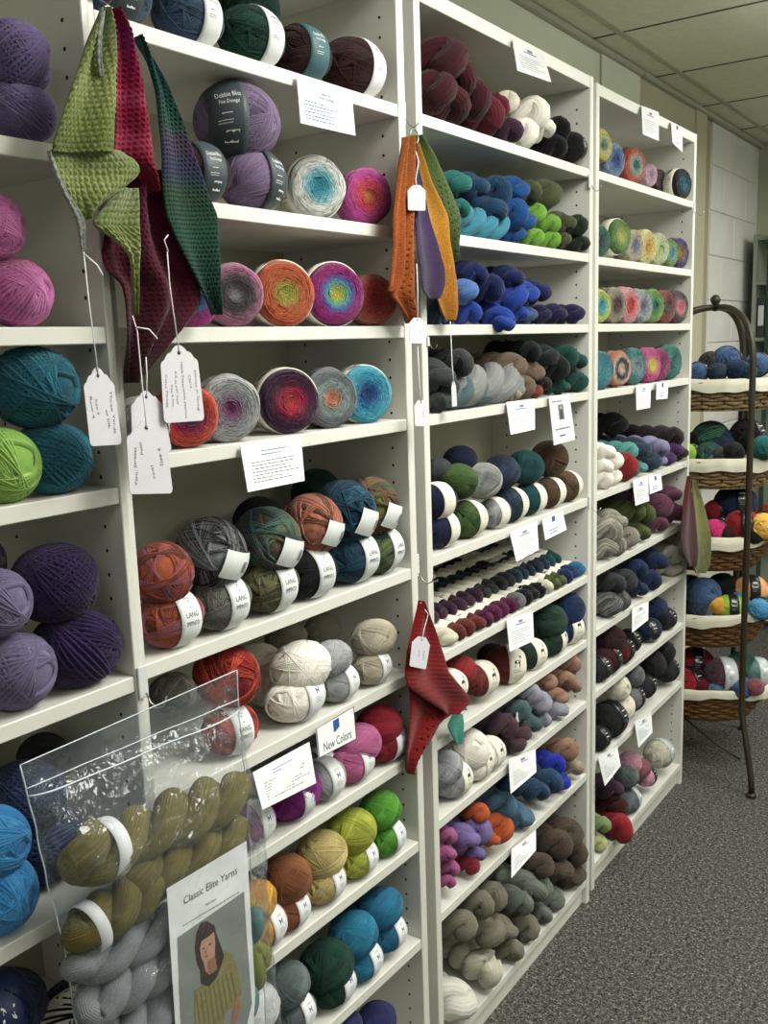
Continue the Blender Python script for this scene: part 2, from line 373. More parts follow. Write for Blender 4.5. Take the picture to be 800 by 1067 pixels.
def ball_mesh(style, asp, seed):
    key = (style, asp, seed)
    if key in PR: return PR[key]
    R = random.Random(hash((style == 'chunky', int(asp * 100), seed)) & 0xffff)
    th, nb, nl = {'chunky': (.104, 13, 6), 'fine': (.046, 15, 11), 'thin': (.038, 17, 12)}[style]
    parts = [[], [], []]
    for b in range(nb):
        beta = math.radians(R.choice([38, 48, 55, 62, 70, 75]) + R.uniform(-5, 5)); phi = R.uniform(0, 2 * PI); s = R.choice([-1, 1])
        N_, RR, WV = [], [], []; w0 = R.random()
        for j in range(nl):
            f = phi + s * j * th * 1.25 / math.sin(beta); bb = beta + R.uniform(-.03, .03)
            N_.append((math.cos(bb), math.sin(bb) * math.cos(f), math.sin(bb) * math.sin(f))); RR.append(.93 + .055 * b / nb + R.uniform(-.012, .012)); WV.append(min(1, max(0, w0 * .8 + .1 + .02 * j + R.uniform(-.16, .16))))
        loops(parts, N_, RR, th, asp, WV)
    V = np.concatenate(parts[0]); F = np.concatenate(parts[1])
    m = MB(); m.lathe([(max(.001, .925 * math.sin(PI * i / 12)), -.925 * asp * math.cos(PI * i / 12)) for i in range(13)], 24, axis='x')
    nV = len(V)
    me = mesh('yarn_ball', V.tolist() + m.V, F.tolist() + [tuple(i + nV for i in f) for f in m.F], None)
    me.materials.append(None)
    at_ = me.attributes.new('wrap', 'FLOAT', 'POINT'); at_.data.foreach_set('value', np.concatenate(parts[2] + [np.full(len(m.V), .5)]))
    PR[key] = me; return me
def cake_mesh(seed):
    key = ('cake', seed)
    if key in PR: return PR[key]
    R = random.Random(seed); m = MB(); H = .60
    prof = [(.001, H - .16)]
    k = 0
    for i in range(1, 27):                                           # coils on the end, sunken in the middle
        r = .06 + .86 * i / 26; base = H - .16 * max(0, 1 - r / .42) ** 1.2 - .12 * max(0, (r - .72) / .2) ** 2
        prof.append((r, base + (.03 if i % 2 else -.02)))
    for i in range(1, 26):                                           # wraps round the side
        t = i / 26; h = H - .13 - (2 * H - .26) * t; prof.append((.955 + .045 * math.sin(PI * t) + (.018 if i % 2 else -.012), h))
    prof += [(.88, -H + .02), (.6, -H), (.001, -H)]
    ph = [R.uniform(0, 6.28) for _ in range(6)]
    wob = lambda i, q: .022 * math.sin(2 * q + ph[0] + i * .07) + .020 * math.sin(3 * q + ph[1] + i * .35) + .012 * math.sin(5 * q + ph[2] - i * .5)
    m.lathe(prof, 56, axis='x', wob=wob)
    # a few loose coils lying on the face
    for j in range(22):
        r = R.uniform(.15, .88); a0 = R.uniform(0, 6.28); sp = R.uniform(.8, 2.4); rr = r + R.uniform(-.1, .1)
        pts = [(H - .02 - .12 * max(0, (r - .72) / .2) ** 2 + .02, (r + (rr - r) * t / 14) * math.cos(a0 + sp * t / 14), (r + (rr - r) * t / 14) * math.sin(a0 + sp * t / 14)) for t in range(15)]
        m.tube(pts, .02, 4)
    me = m.mesh('yarn_cake', None, True); me.materials.append(None)
    PR[key] = me; return me
def hank_mesh(seed, L=7.0, turns=1.6, SEC=64, rid=.024):
    """A twisted hank: one long loop of yarn folded and wound on itself, strands in fine ridges."""
    key = ('hank', seed, L, turns, SEC)
    if key in PR: return PR[key]
    R = random.Random(seed); fat = .54; hel = .47; n = 24; ph0 = R.uniform(0, 6.28)
    pts = []; NS = 44; half = L / 2 - fat
    for k in range(NS + 1):
        t = k / NS; q = ph0 + turns * 2 * PI * t; e = min(1, 6 * min(t, 1 - t) + .15)
        pts.append(Vector((half - 2 * half * t, hel * math.cos(q), hel * math.sin(q))))
    back = []
    for k in range(NS + 1):
        t = 1 - k / NS; q = ph0 + turns * 2 * PI * t + PI
        back.append(Vector((half - 2 * half * t, hel * math.cos(q), hel * math.sin(q))))
    def cap(p, q, d):
        return [p.lerp(q, f) + Vector((d * math.sin(PI * f) * .42, 0, 0)) for f in (.2, .4, .6, .8)]
    path = pts + cap(pts[-1], back[0], -1) + back + cap(back[-1], pts[0], 1)
    NP = len(path); V = []; prev = None; frames = []
    for i, p in enumerate(path):
        t = (path[(i + 1) % NP] - path[i - 1]).normalized()
        a = prev - t * prev.dot(t) if prev is not None else t.orthogonal()
        a.normalize(); prev = a; frames.append((p, a, t.cross(a)))
    nr = 13
    wv = [R.uniform(0, 6.28) for _ in range(4)]
    for i, (p, a, b) in enumerate(frames):
        s = i / NP * 2 * PI
        rad = fat * (1 + .07 * math.sin(3 * s + wv[0]) + .05 * math.sin(5 * s + wv[1]))
        for k in range(SEC):
            q = 2 * PI * k / SEC
            rg = 1 + rid * math.cos(SEC / (4 if SEC < 80 else 3) * q * 1.0 + 2.0 * math.sin(2 * s + wv[2])) + .02 * math.sin(4 * q + 3 * s)
            V.append(p + (a * math.cos(q) + b * math.sin(q)) * rad * rg)
    F = [(i * SEC + k, i * SEC + (k + 1) % SEC, ((i + 1) % NP) * SEC + (k + 1) % SEC, ((i + 1) % NP) * SEC + k) for i in range(NP) for k in range(SEC)]
    tb = [R.random() for _ in range(SEC + 2)]
    me = mesh('yarn_hank', V, F, None); me.materials.append(None)
    at_ = me.attributes.new('wrap', 'FLOAT', 'POINT'); at_.data.foreach_set('value', [.34 + .32 * tb[int(k // 2 * 2 + (i // 26)) % SEC] for i in range(NP) for k in range(SEC)])
    PR[key] = me; return me

# ------------------------------------------------------------------ lettering
GC = {}
def glyphs(text):
    if text in GC: return GC[text]
    c = bpy.data.curves.new('lettering', 'FONT'); c.body = text; c.size = 1; c.resolution_u = 2; c.align_x = 'CENTER'
    o = bpy.data.objects.new('lettering', c); COL.objects.link(o)
    dg = bpy.context.evaluated_depsgraph_get(); me = bpy.data.meshes.new_from_object(o.evaluated_get(dg))
    V = [(v.co.x, v.co.y) for v in me.vertices]; F = [tuple(p.vertices) for p in me.polygons]
    bpy.data.objects.remove(o); bpy.data.meshes.remove(me); bpy.data.curves.remove(c)
    GC[text] = (V, F); return V, F
class Print:                               # flat marks in a (u, v) sheet, later laid onto a card or a band
    def __init__(s): s.V = []; s.F = []; s.M = []
    def text(s, t, u, v, h, m=0, rot=0, sx=1.0, jit=0):
        V, F = glyphs(t); n = len(s.V); c, d = math.cos(rot), math.sin(rot)
        R = random.Random(len(t))
        for x, y in V:
            x *= h * sx; y *= h; y += jit * h * math.sin(x / h * 2.1)
            s.V.append((u + x * c - y * d, v + x * d + y * c))
        s.F += [tuple(i + n for i in f) for f in F]; s.M += [m] * len(F)
    def poly(s, pts, m=0):
        n = len(s.V); s.V += list(pts); s.F.append(tuple(range(n, n + len(pts)))); s.M.append(m)
    def rect(s, u0, u1, v0, v1, m=0, n=1):
        for k in range(n):
            a = u0 + (u1 - u0) * k / n; b = u0 + (u1 - u0) * (k + 1) / n; s.poly([(a, v0), (b, v0), (b, v1), (a, v1)], m)
    def lines(s, u0, u1, v0, n, dv, h, m=0, seed=1):                 # small illegible print: broken strokes
        R = random.Random(seed)
        for k in range(n):
            u = u0; end = u0 + (u1 - u0) * R.uniform(.55, 1)
            while u < end:
                l = R.uniform(.03, .10) * abs(u1 - u0); s.rect(u, min(u + l, end), v0 - k * dv, v0 - k * dv + h, m); u += l + .02 * abs(u1 - u0)
    def build(s, fn, name, mats, parent): return obj(name, mesh(name, [fn(u, v) for u, v in s.V], s.F, mats, False, s.M), parent)
ALPACA = [(-.5, -.6), (-.42, -.6), (-.36, -.1), (.12, -.1), (.16, -.6), (.25, -.6), (.28, .05), (.36, .2), (.36, .62), (.52, .66), (.5, .8), (.3, .86), (.24, 1.0), (.2, .82), (.2, .32), (-.35, .3), (-.5, .1)]

# ------------------------------------------------------------------ bands and their print
BANDS = {  # style: (paper, half width, offset, ink materials, sheet painter)
    'impinto': (M_GREYP, .36), 'donlight': (M_GREYP, .34), 'donwhite': (M_PAPER, .34), 'dondark': (M_SLATE, .40), 'donteal': (M_TEALP, .40),
    'newcol': (M_PAPER, .38), 'alpaca': (M_CREAM, .42), 'cream': (M_CREAM, .34), 'silver': (M_BLACKP, .30), 'clear': (M_SILV, .34), 'navy': (plain('navy_paper', hexc('1E2B52'), .4), .4)}
BM = {}
def band_meshes(style, asp, off):
    key = (style, asp, off)
    if key in BM: return BM[key]
    mat, hw = BANDS[style]; hw = hw * asp; o = off * asp; m = MB()
    def rad(x): return math.sqrt(max(.12, 1 - (x / asp) ** 2)) * 1.035 + .012
    xs = [o - hw + 2 * hw * i / 6 for i in range(7)]
    prof = [(rad(xs[0]) - .03, xs[0])] + [(rad(x), x) for x in xs] + [(rad(xs[-1]) - .03, xs[-1])]
    m.lathe(prof, 48, axis='x')
    me = m.mesh('label_band', mat, True)
    P = Print(); mats = [M_INK, M_INKB, M_INKW, M_INKG]
    if style == 'impinto':
        P.text('LANG', 0, -.12, .26, 0, sx=.8); P.text('IMPINTO', 0, -.42, .24, 0, sx=.62); P.rect(-.03, .03, .2, .5, 3); P.text('LANG', 0, .55, .1, 3)
    elif style in ('donlight', 'donwhite', 'dondark', 'donteal'):
        k = 2 if style in ('dondark', 'donteal') else 0
        P.text('Debbie Bliss', 0, .18, .2, k, sx=.62, jit=.06); P.text('Fine Donegal', 0, .0, .15, k, sx=.62); P.lines(-.2, .2, -.25, 1, .1, .02, k); P.lines(-.28, .28, -.42, 2, .07, .018, k)
        if style == 'dondark': P.rect(-.1, .22, -1.0, -.66, 2, 2)
    elif style == 'newcol':
        P.poly([(.0, .16), (-.12, .3), (-.1, .0)], 1); P.poly([(.0, .16), (.12, .3), (.1, .0)], 1)
        P.lines(-.2, .2, -.14, 3, .09, .025, 3, 3); P.text('LANG', 0, .4, .12, 3)
    elif style == 'alpaca':
        P.poly([(x * .42, y * .42 + .1) for x, y in ALPACA[:1] + ALPACA[1:]], 0); P.lines(-.3, .3, -.3, 2, .1, .03, 3, 4)
    elif style == 'cream': P.lines(-.24, .24, .2, 4, .14, .02, 3, 5)
    elif style in ('silver',): P.rect(-.18, .16, .1, .45, 2, 2); P.lines(-.2, .2, -.1, 2, .1, .03, 3)
    elif style == 'clear': P.rect(-.15, .15, .1, .3, 2, 2); P.lines(-.2, .2, -.1, 2, .1, .03, 0)
    elif style == 'navy': P.text('N', 0, .0, .55, 2)
    def fn(u, v):
        R_ = rad(o + u) + .006; t = math.radians(16) + v / R_
        return (o + u, -R_ * math.cos(t), R_ * math.sin(t))
    # cut long faces so they follow the curve
    pm = mesh('print', [fn(u, v) for u, v in P.V], P.F, mats, False, P.M) if P.F else None
    BM[key] = (me, pm); return BM[key]
def strap_mesh(asp):                       # a paper band that runs out of the hole and over the rim of an end-on ball
    key = ('strap', asp)
    if key in BM: return BM[key]
    m = MB(); P = Print(); V = []
    n = 14
    for i in range(n + 1):
        t = math.radians(8 + 84 * i / n)
        for w_ in (-.48, -.3, -.15, 0, .15, .3, .48):
            c = Vector((math.cos(t), w_ * .85, -math.sin(t))).normalized() * 1.05; c.x *= asp; V.append(c)
    m.add(V, [(i * 7 + k, i * 7 + k + 1, (i + 1) * 7 + k + 1, (i + 1) * 7 + k) for i in range(n) for k in range(6)])
    me = m.mesh('label_band', M_GREYP, True)
    b = MB()
    for k in range(9):
        y = -.14 + k * .035; vs = []
        for t in (math.radians(44), math.radians(56)): vs += [Vector((asp * 1.062 * math.cos(t), y, -1.062 * math.sin(t))), Vector((asp * 1.062 * math.cos(t), y + .018, -1.062 * math.sin(t)))]
        b.add(vs, [(0, 1, 3, 2)])
    BM[key] = (me, b.mesh('print', M_INK)); return BM[key]

# ------------------------------------------------------------------ colours: key -> (spoken name, hex list)
C_ = {}
for ln in """
duslilac|dusty lilac|6F5E91,8474A6
pink|candy pink|D672B6,E58CC6
teal|petrol teal|176076,2A7C92
lime|apple green|8FBF4E,A9D468
dkpurple|dark aubergine|2A1746,3A2358
lav|greyed lavender|73688F,8A7FA6
charc|charcoal|2C2D30,45474B
bblue|bright sky blue|2E8FD6,52AEEA
slblue|slate navy|2C3A5E,40517A
navy|navy|141A38,232C55
denim|denim blue|33455F,56708F
forest|forest green|0D3B30,1B5344
maroonbr|dark maroon|2A1013,3D1A1C
lilac|heathered lilac|6C5A7A,8C7A98
rustmulti|rust and mauve|5A221C,A8442A,8A5A72,B8562C,7A3026,6A3A30
gremulti|grey|4A4A48,7E7E7A,5B5B57,9A9A94
blkmulti|black and grey|1B1C1E,2B2C2E,8D9090,242528
olivmulti|dark olive and brown|22301F,6B5A2E,2E3B3A,8E8A5A,26332E
bgmulti|blue and green|16303B,2C5B52,7C6A3A,1D3350,50806E
black|black|121315,1E2022
brmulti|brown and coral|4A2F26,A8795A,D8836A,3A2A26,B4664A
tlnavy|teal navy|0F2F45,1B4D66,10273E,2A5F7A
grnmulti|green and plum|2E4A22,7A2238,5D7A2C,8E3A3E,2F5B50
tealgm|teal and moss|1E4C5E,4E6A2E,1B3A52,6E7A30
redmulti|red variegated|8E1218,C8281E,5A0E14,D8442A
brgrey|grey-brown|6E6A5C,4A4840,8C887A
cream|cream|F0EADF,FAF6EE
creamd|shaded cream|D8CFBA,E8E0CE
ltgrey|light grey|A4A5AA,BDBEC3
beige|beige|B8AE98,CFC6B2
taupe|taupe|9A8F7C,B3A893
magenta|magenta purple|7E1578,9A2A92
rose|rose pink|C25C94,D678AA
mauvep|mauve pink|B0609E,C67CB4
crimson|crimson|8E0A26,A91A36
mustard|mustard yellow|D69B1E,E8B23A
chest|chestnut brown|8A4F2E,A5663E
straw|straw yellow|C2AE6A,D6C484
chart|chartreuse|A9B22A,C2CA44
kelly|kelly green|4E9A1E,69B832
fgrey|felted grey|5E6A6C,7A8688
bottle|bottle green|0E3A2E,1A5040
turq|turquoise blue|1478A0,2492BA
turq2|deep turquoise|0F6A92,1D84AC
indigo|indigo|2A2F66,3E4484
white|white|E8E8EA,F6F6F8
maroon|maroon|3E0E18,561A26
wine|wine red|5E1224,7A1C30
plum|plum|3E2238,54304C
blackn|black|101013,1B1B20
seagr|sea green|166A66,23807A
aqua|aqua|2F86A0,4AA0B8
petrol|petrol blue|0F3A5C,17517A
royal|cobalt blue|0D4A8E,1762AC
olive|olive|4A5030,626A40
limeg|lime green|6FA82A,8CC63E
dkolive|dark olive|23301E,32422A
cobalt|royal blue|1A3FA0,2B57C4
dkblue|dark blue|101E55,1C2E75
midblue|cornflower blue|4A74B8,6A92D0
dkviol|dark violet|221A48,332660
violnavy|violet navy|1E1C46,2E2C5E
dpgrey|dark grey|3A3D40,52565A
silver|silver grey|8A8C8C,A8AAA9
tealgrey|teal grey|4A6468,62807F
tan|brown tan|6E5A4C,8A7464
ltbeige|light beige|A89480,C0AD98
rust|rust|8A4026,A65836
pine|pine green|0E4A42,196258
blkgreen|blackish green|141E1C,202C2A
moss|moss green|3E5A28,547438
slate|slate blue|27384E,384E68
dkteal|dark teal|0E4A50,1A6066
brown|brown|5A4432,74583E
redbr|red-brown|6E2A26,8A3C34
plumg|plum magenta|5A1644,742458
grey|mid grey|6A6C70,86888C
dkgreen|dark green|1E3A2E,2C4E3E
blue2|deep blue|16305E,22447E
red|deep red|8A141C,A62028
tanp|pinkish tan|9A7460,B48C76
lilgrey|lilac grey|9A9AAC,B4B4C4
plumgr|greyed plum|4E3440,684854
vblue|vivid blue|1C2EB0,2C44D0
steel|steel blue|27486A,386088
ltblue|dusty blue|4A708C,6A92AE
orange|orange|C0521C,D86A2C
lila|lilac purple|7C6AA8,9482BE
pinkh|bubblegum pink|B05890,C874A8
redh|raspberry red|8A1A34,A42A46
brownt|cocoa brown|54463C,6C5C50
grgreen|grey green|6E766C,8A9288
taupeg|greyed taupe|7E7868,989080
ivory|ivory|D8D3BF,ECE7D8
offw|off-white|DAD6CC,EAE7E0
blkyarn|soft black|17171A,242428
aqgr|seafoam|4E9A94,6AB2AC
lilacl|pale lilac|8480A8,A09CC0
purp|purple|4A2E5E,5E4074
dkbr|dark brown|2C2226,3E3034
marl|marled beige|8E8678,C8C2B4,7A7468,D8D2C6
mgreen|olive green|4E5A2A,667238
mauve|dusty mauve|5E3048,7C4A62
dkgy|dark slate grey|2E3236,44484E
nav2|navy blue|18284A,263C66
crm2|pale cream|B8B4A4,CECABC
tweed|black and white tweed|2A2C2C,8A8C8A,3A3C3C,A0A2A0
rosey|dusty rose|8A4A58,A4626E
vdgrey|very dark grey|1E2022,2C2E32
pinkp|pale pink|C88CA0,DCA4B6
rredd|bright red|9A1220,B81E2A
ogreen|pale green|7E9A5E,98B276
yelgr|pale yellow green|B0B878,C4CC90
colive|old-gold olive|74682A,968A40
csilver|silver tweed grey|84888E,A6AAAE
cteal|pale teal|5E8A8C,78A2A2
colimeb|yellow olive|8A8E2E,A2A63E
bluegr|blue-grey|3E5A86,5674A2
dkvg|dark variegated green|142A2A,2E5A46,1A2E4A,4E8A5E
acid|acid green|96C814,B2E02E
ltorange|peach|D89A5A,E8B070
yellow|yellow|D8A830,EABE4C
pinkhot|hot pink|C01E6A,DA3C86
skyb|sky blue|3E8AB8,5AA4D0
""".strip().split('\n'):
    k, nm, hx = ln.split('|'); C_[k] = (nm, [hexc(h) for h in hx.split(',')])
CAKES = {  # key: (spoken name, colours from the centre to the rim)
    'whtturq': ('white yarn cake with turquoise centre', '1F8FA8,35A9BE,8CCAD2,E4E6E0,E8E8E2'),
    'pinkred': ('pink yarn cake with red centre', 'D8863A,D8303E,E0405A,D23E9A,D04AA4'),
    'mixblue': ('magenta yarn cake with blue centre', '2A4A9A,3E7AB8,B02A8A,C03A9A'),
    'mvchar': ('mauve-rimmed yarn cake with charcoal centre', 'B0A8AC,6A6466,4A4448,5E565A,B0708E,C07A9A'),
    'orgreen': ('orange yarn cake with yellow-green centre', 'B8BE3A,C0B040,D86A2A,E06A2E,D85A2C'),
    'magrain': ('magenta yarn cake with yellow and blue rings', 'D8C02A,A8C84A,6AC0B8,5A78C8,9A2A9A,A8187A,A0187A'),
    'coral': ('coral red yarn cake', 'B83238,D8423E,E0564E,E07A66'),
    'redpurp': ('red-orange yarn cake with purple centre', '3E1E4E,6A1E5A,9A1E5A,C82A4A,E8482E,EE5A34'),
    'grymauv': ('pale grey yarn cake with mauve centre', '9A4A82,A05A92,9A96A2,A8AAB0,B8BABC,C4C6C6'),
    'plumred': ('plum yarn cake with red centre', 'E0483E,D82A4A,B81A4E,6A1A42,4A1A40,4A1C42'),
    'grypeach': ('grey yarn cake with peach centre', 'D8805E,E09878,8AA8A6,9EB0AE,7E868A,7A8286'),
    'turqblu': ('turquoise yarn cake with blue centre', '1A4A8A,1E5EA8,2A9ACA,3AB4D4,46BCD8'),
    'yelgrn': ('yellow yarn cake with green centre', '3E6A5A,8AA88A,C8CE9A,CCC45A,D0C85E'),
    'bluecak': ('blue yarn cake', '1E3A7A,3A5EA0,6A8EC0,8AA6CC'),
    'orgteal': ('orange-rimmed yarn cake with teal centre', '2E5A5A,6A9A92,9AB4A4,C8694A,D2583A'),
    'lilcak': ('small pale pink yarn cake', 'A07A98,C8A0BA,D8B4CA'),
    'blkcak': ('small brown-black yarn cake', '2A1A1E,3A2226,4A2A2E'),
    'blkteal': ('black yarn cake with teal centre', '1E7A94,155E74,0E2E3A,101A20'),
    'dkgrncak': ('dark green yarn cake', '123A3E,1E5E4E,2E7A5A'),
    'grnyel': ('green yarn cake with yellow rim', 'C8CC6A,A8B84A,6A9A3E,5E8E3A'),
    'tanblu': ('beige yarn cake with grey-blue centre', '5E6A8A,8A8AA0,B8AE92,C4BA9C'),
    'yelcak': ('pale yellow yarn cake with golden centre', 'C8981E,D8B43A,DCC87A,E0D296'),
    'palegrn': ('pale green yarn cake', '9AC05A,B4C88A,C0CC9A,BCC496'),
    'grnblu': ('green yarn cake with blue centre', '3A8AA8,5AA8B4,7A9E4A,6E8E3E'),
    'purgold': ('purple yarn cake with gold centre', 'A87A2A,8A6A3A,5A3A7A,4A2E72'),
    'cyanyel': ('lime yarn cake with cyan centre', '1E9AB0,3AB4B4,B8C84A,C4CC6A'),
    'taumar': ('taupe yarn cake with maroon centre', '3E2228,5A3238,9A8E72,A69A7E'),
    'pnkred': ('pale pink yarn cake with red centre', 'C8281E,DC3E32,E08A92,E09AA4'),
    'grycak': ('light grey yarn cake', '6A5A78,8A8E98,A0AAAE,9CA8AC'),
    'grncak': ('green yarn cake', '0E6A4A,1E8A5A,6A9A3A,7AA048'),
    'rdbrcak': ('red-brown yarn cake', '2E5A4A,5A2A26,8A342C,963E32'),
    'chrpnk': ('charcoal yarn cake with coral centre', 'D83E4E,D8848E,5A5256,4A464C'),
    'turcak': ('turquoise yarn cake', '2AA0AE,1E8CA0,1A7C90'),
    'peablk': ('peach yarn cake with black ring', 'E0C0AA,D8B49E,1E2222,3A3A36,D8BCA8,D0764A'),
    'tlgry': ('teal green yarn cake with grey centre', '8A9AA4,7E94A0,6A9AA0,2E8A84,2A8078'),
    'pnkyel': ('pink yarn cake with yellow centre', 'C8D82E,E0D03A,E07A7A,D8408A,D24A94'),
    'magcak': ('magenta yarn cake', '7A1250,9A1A66,A01E6E'),
    'tealcak': ('teal green yarn cake', '0E5A56,1A7A70,1E8274')}
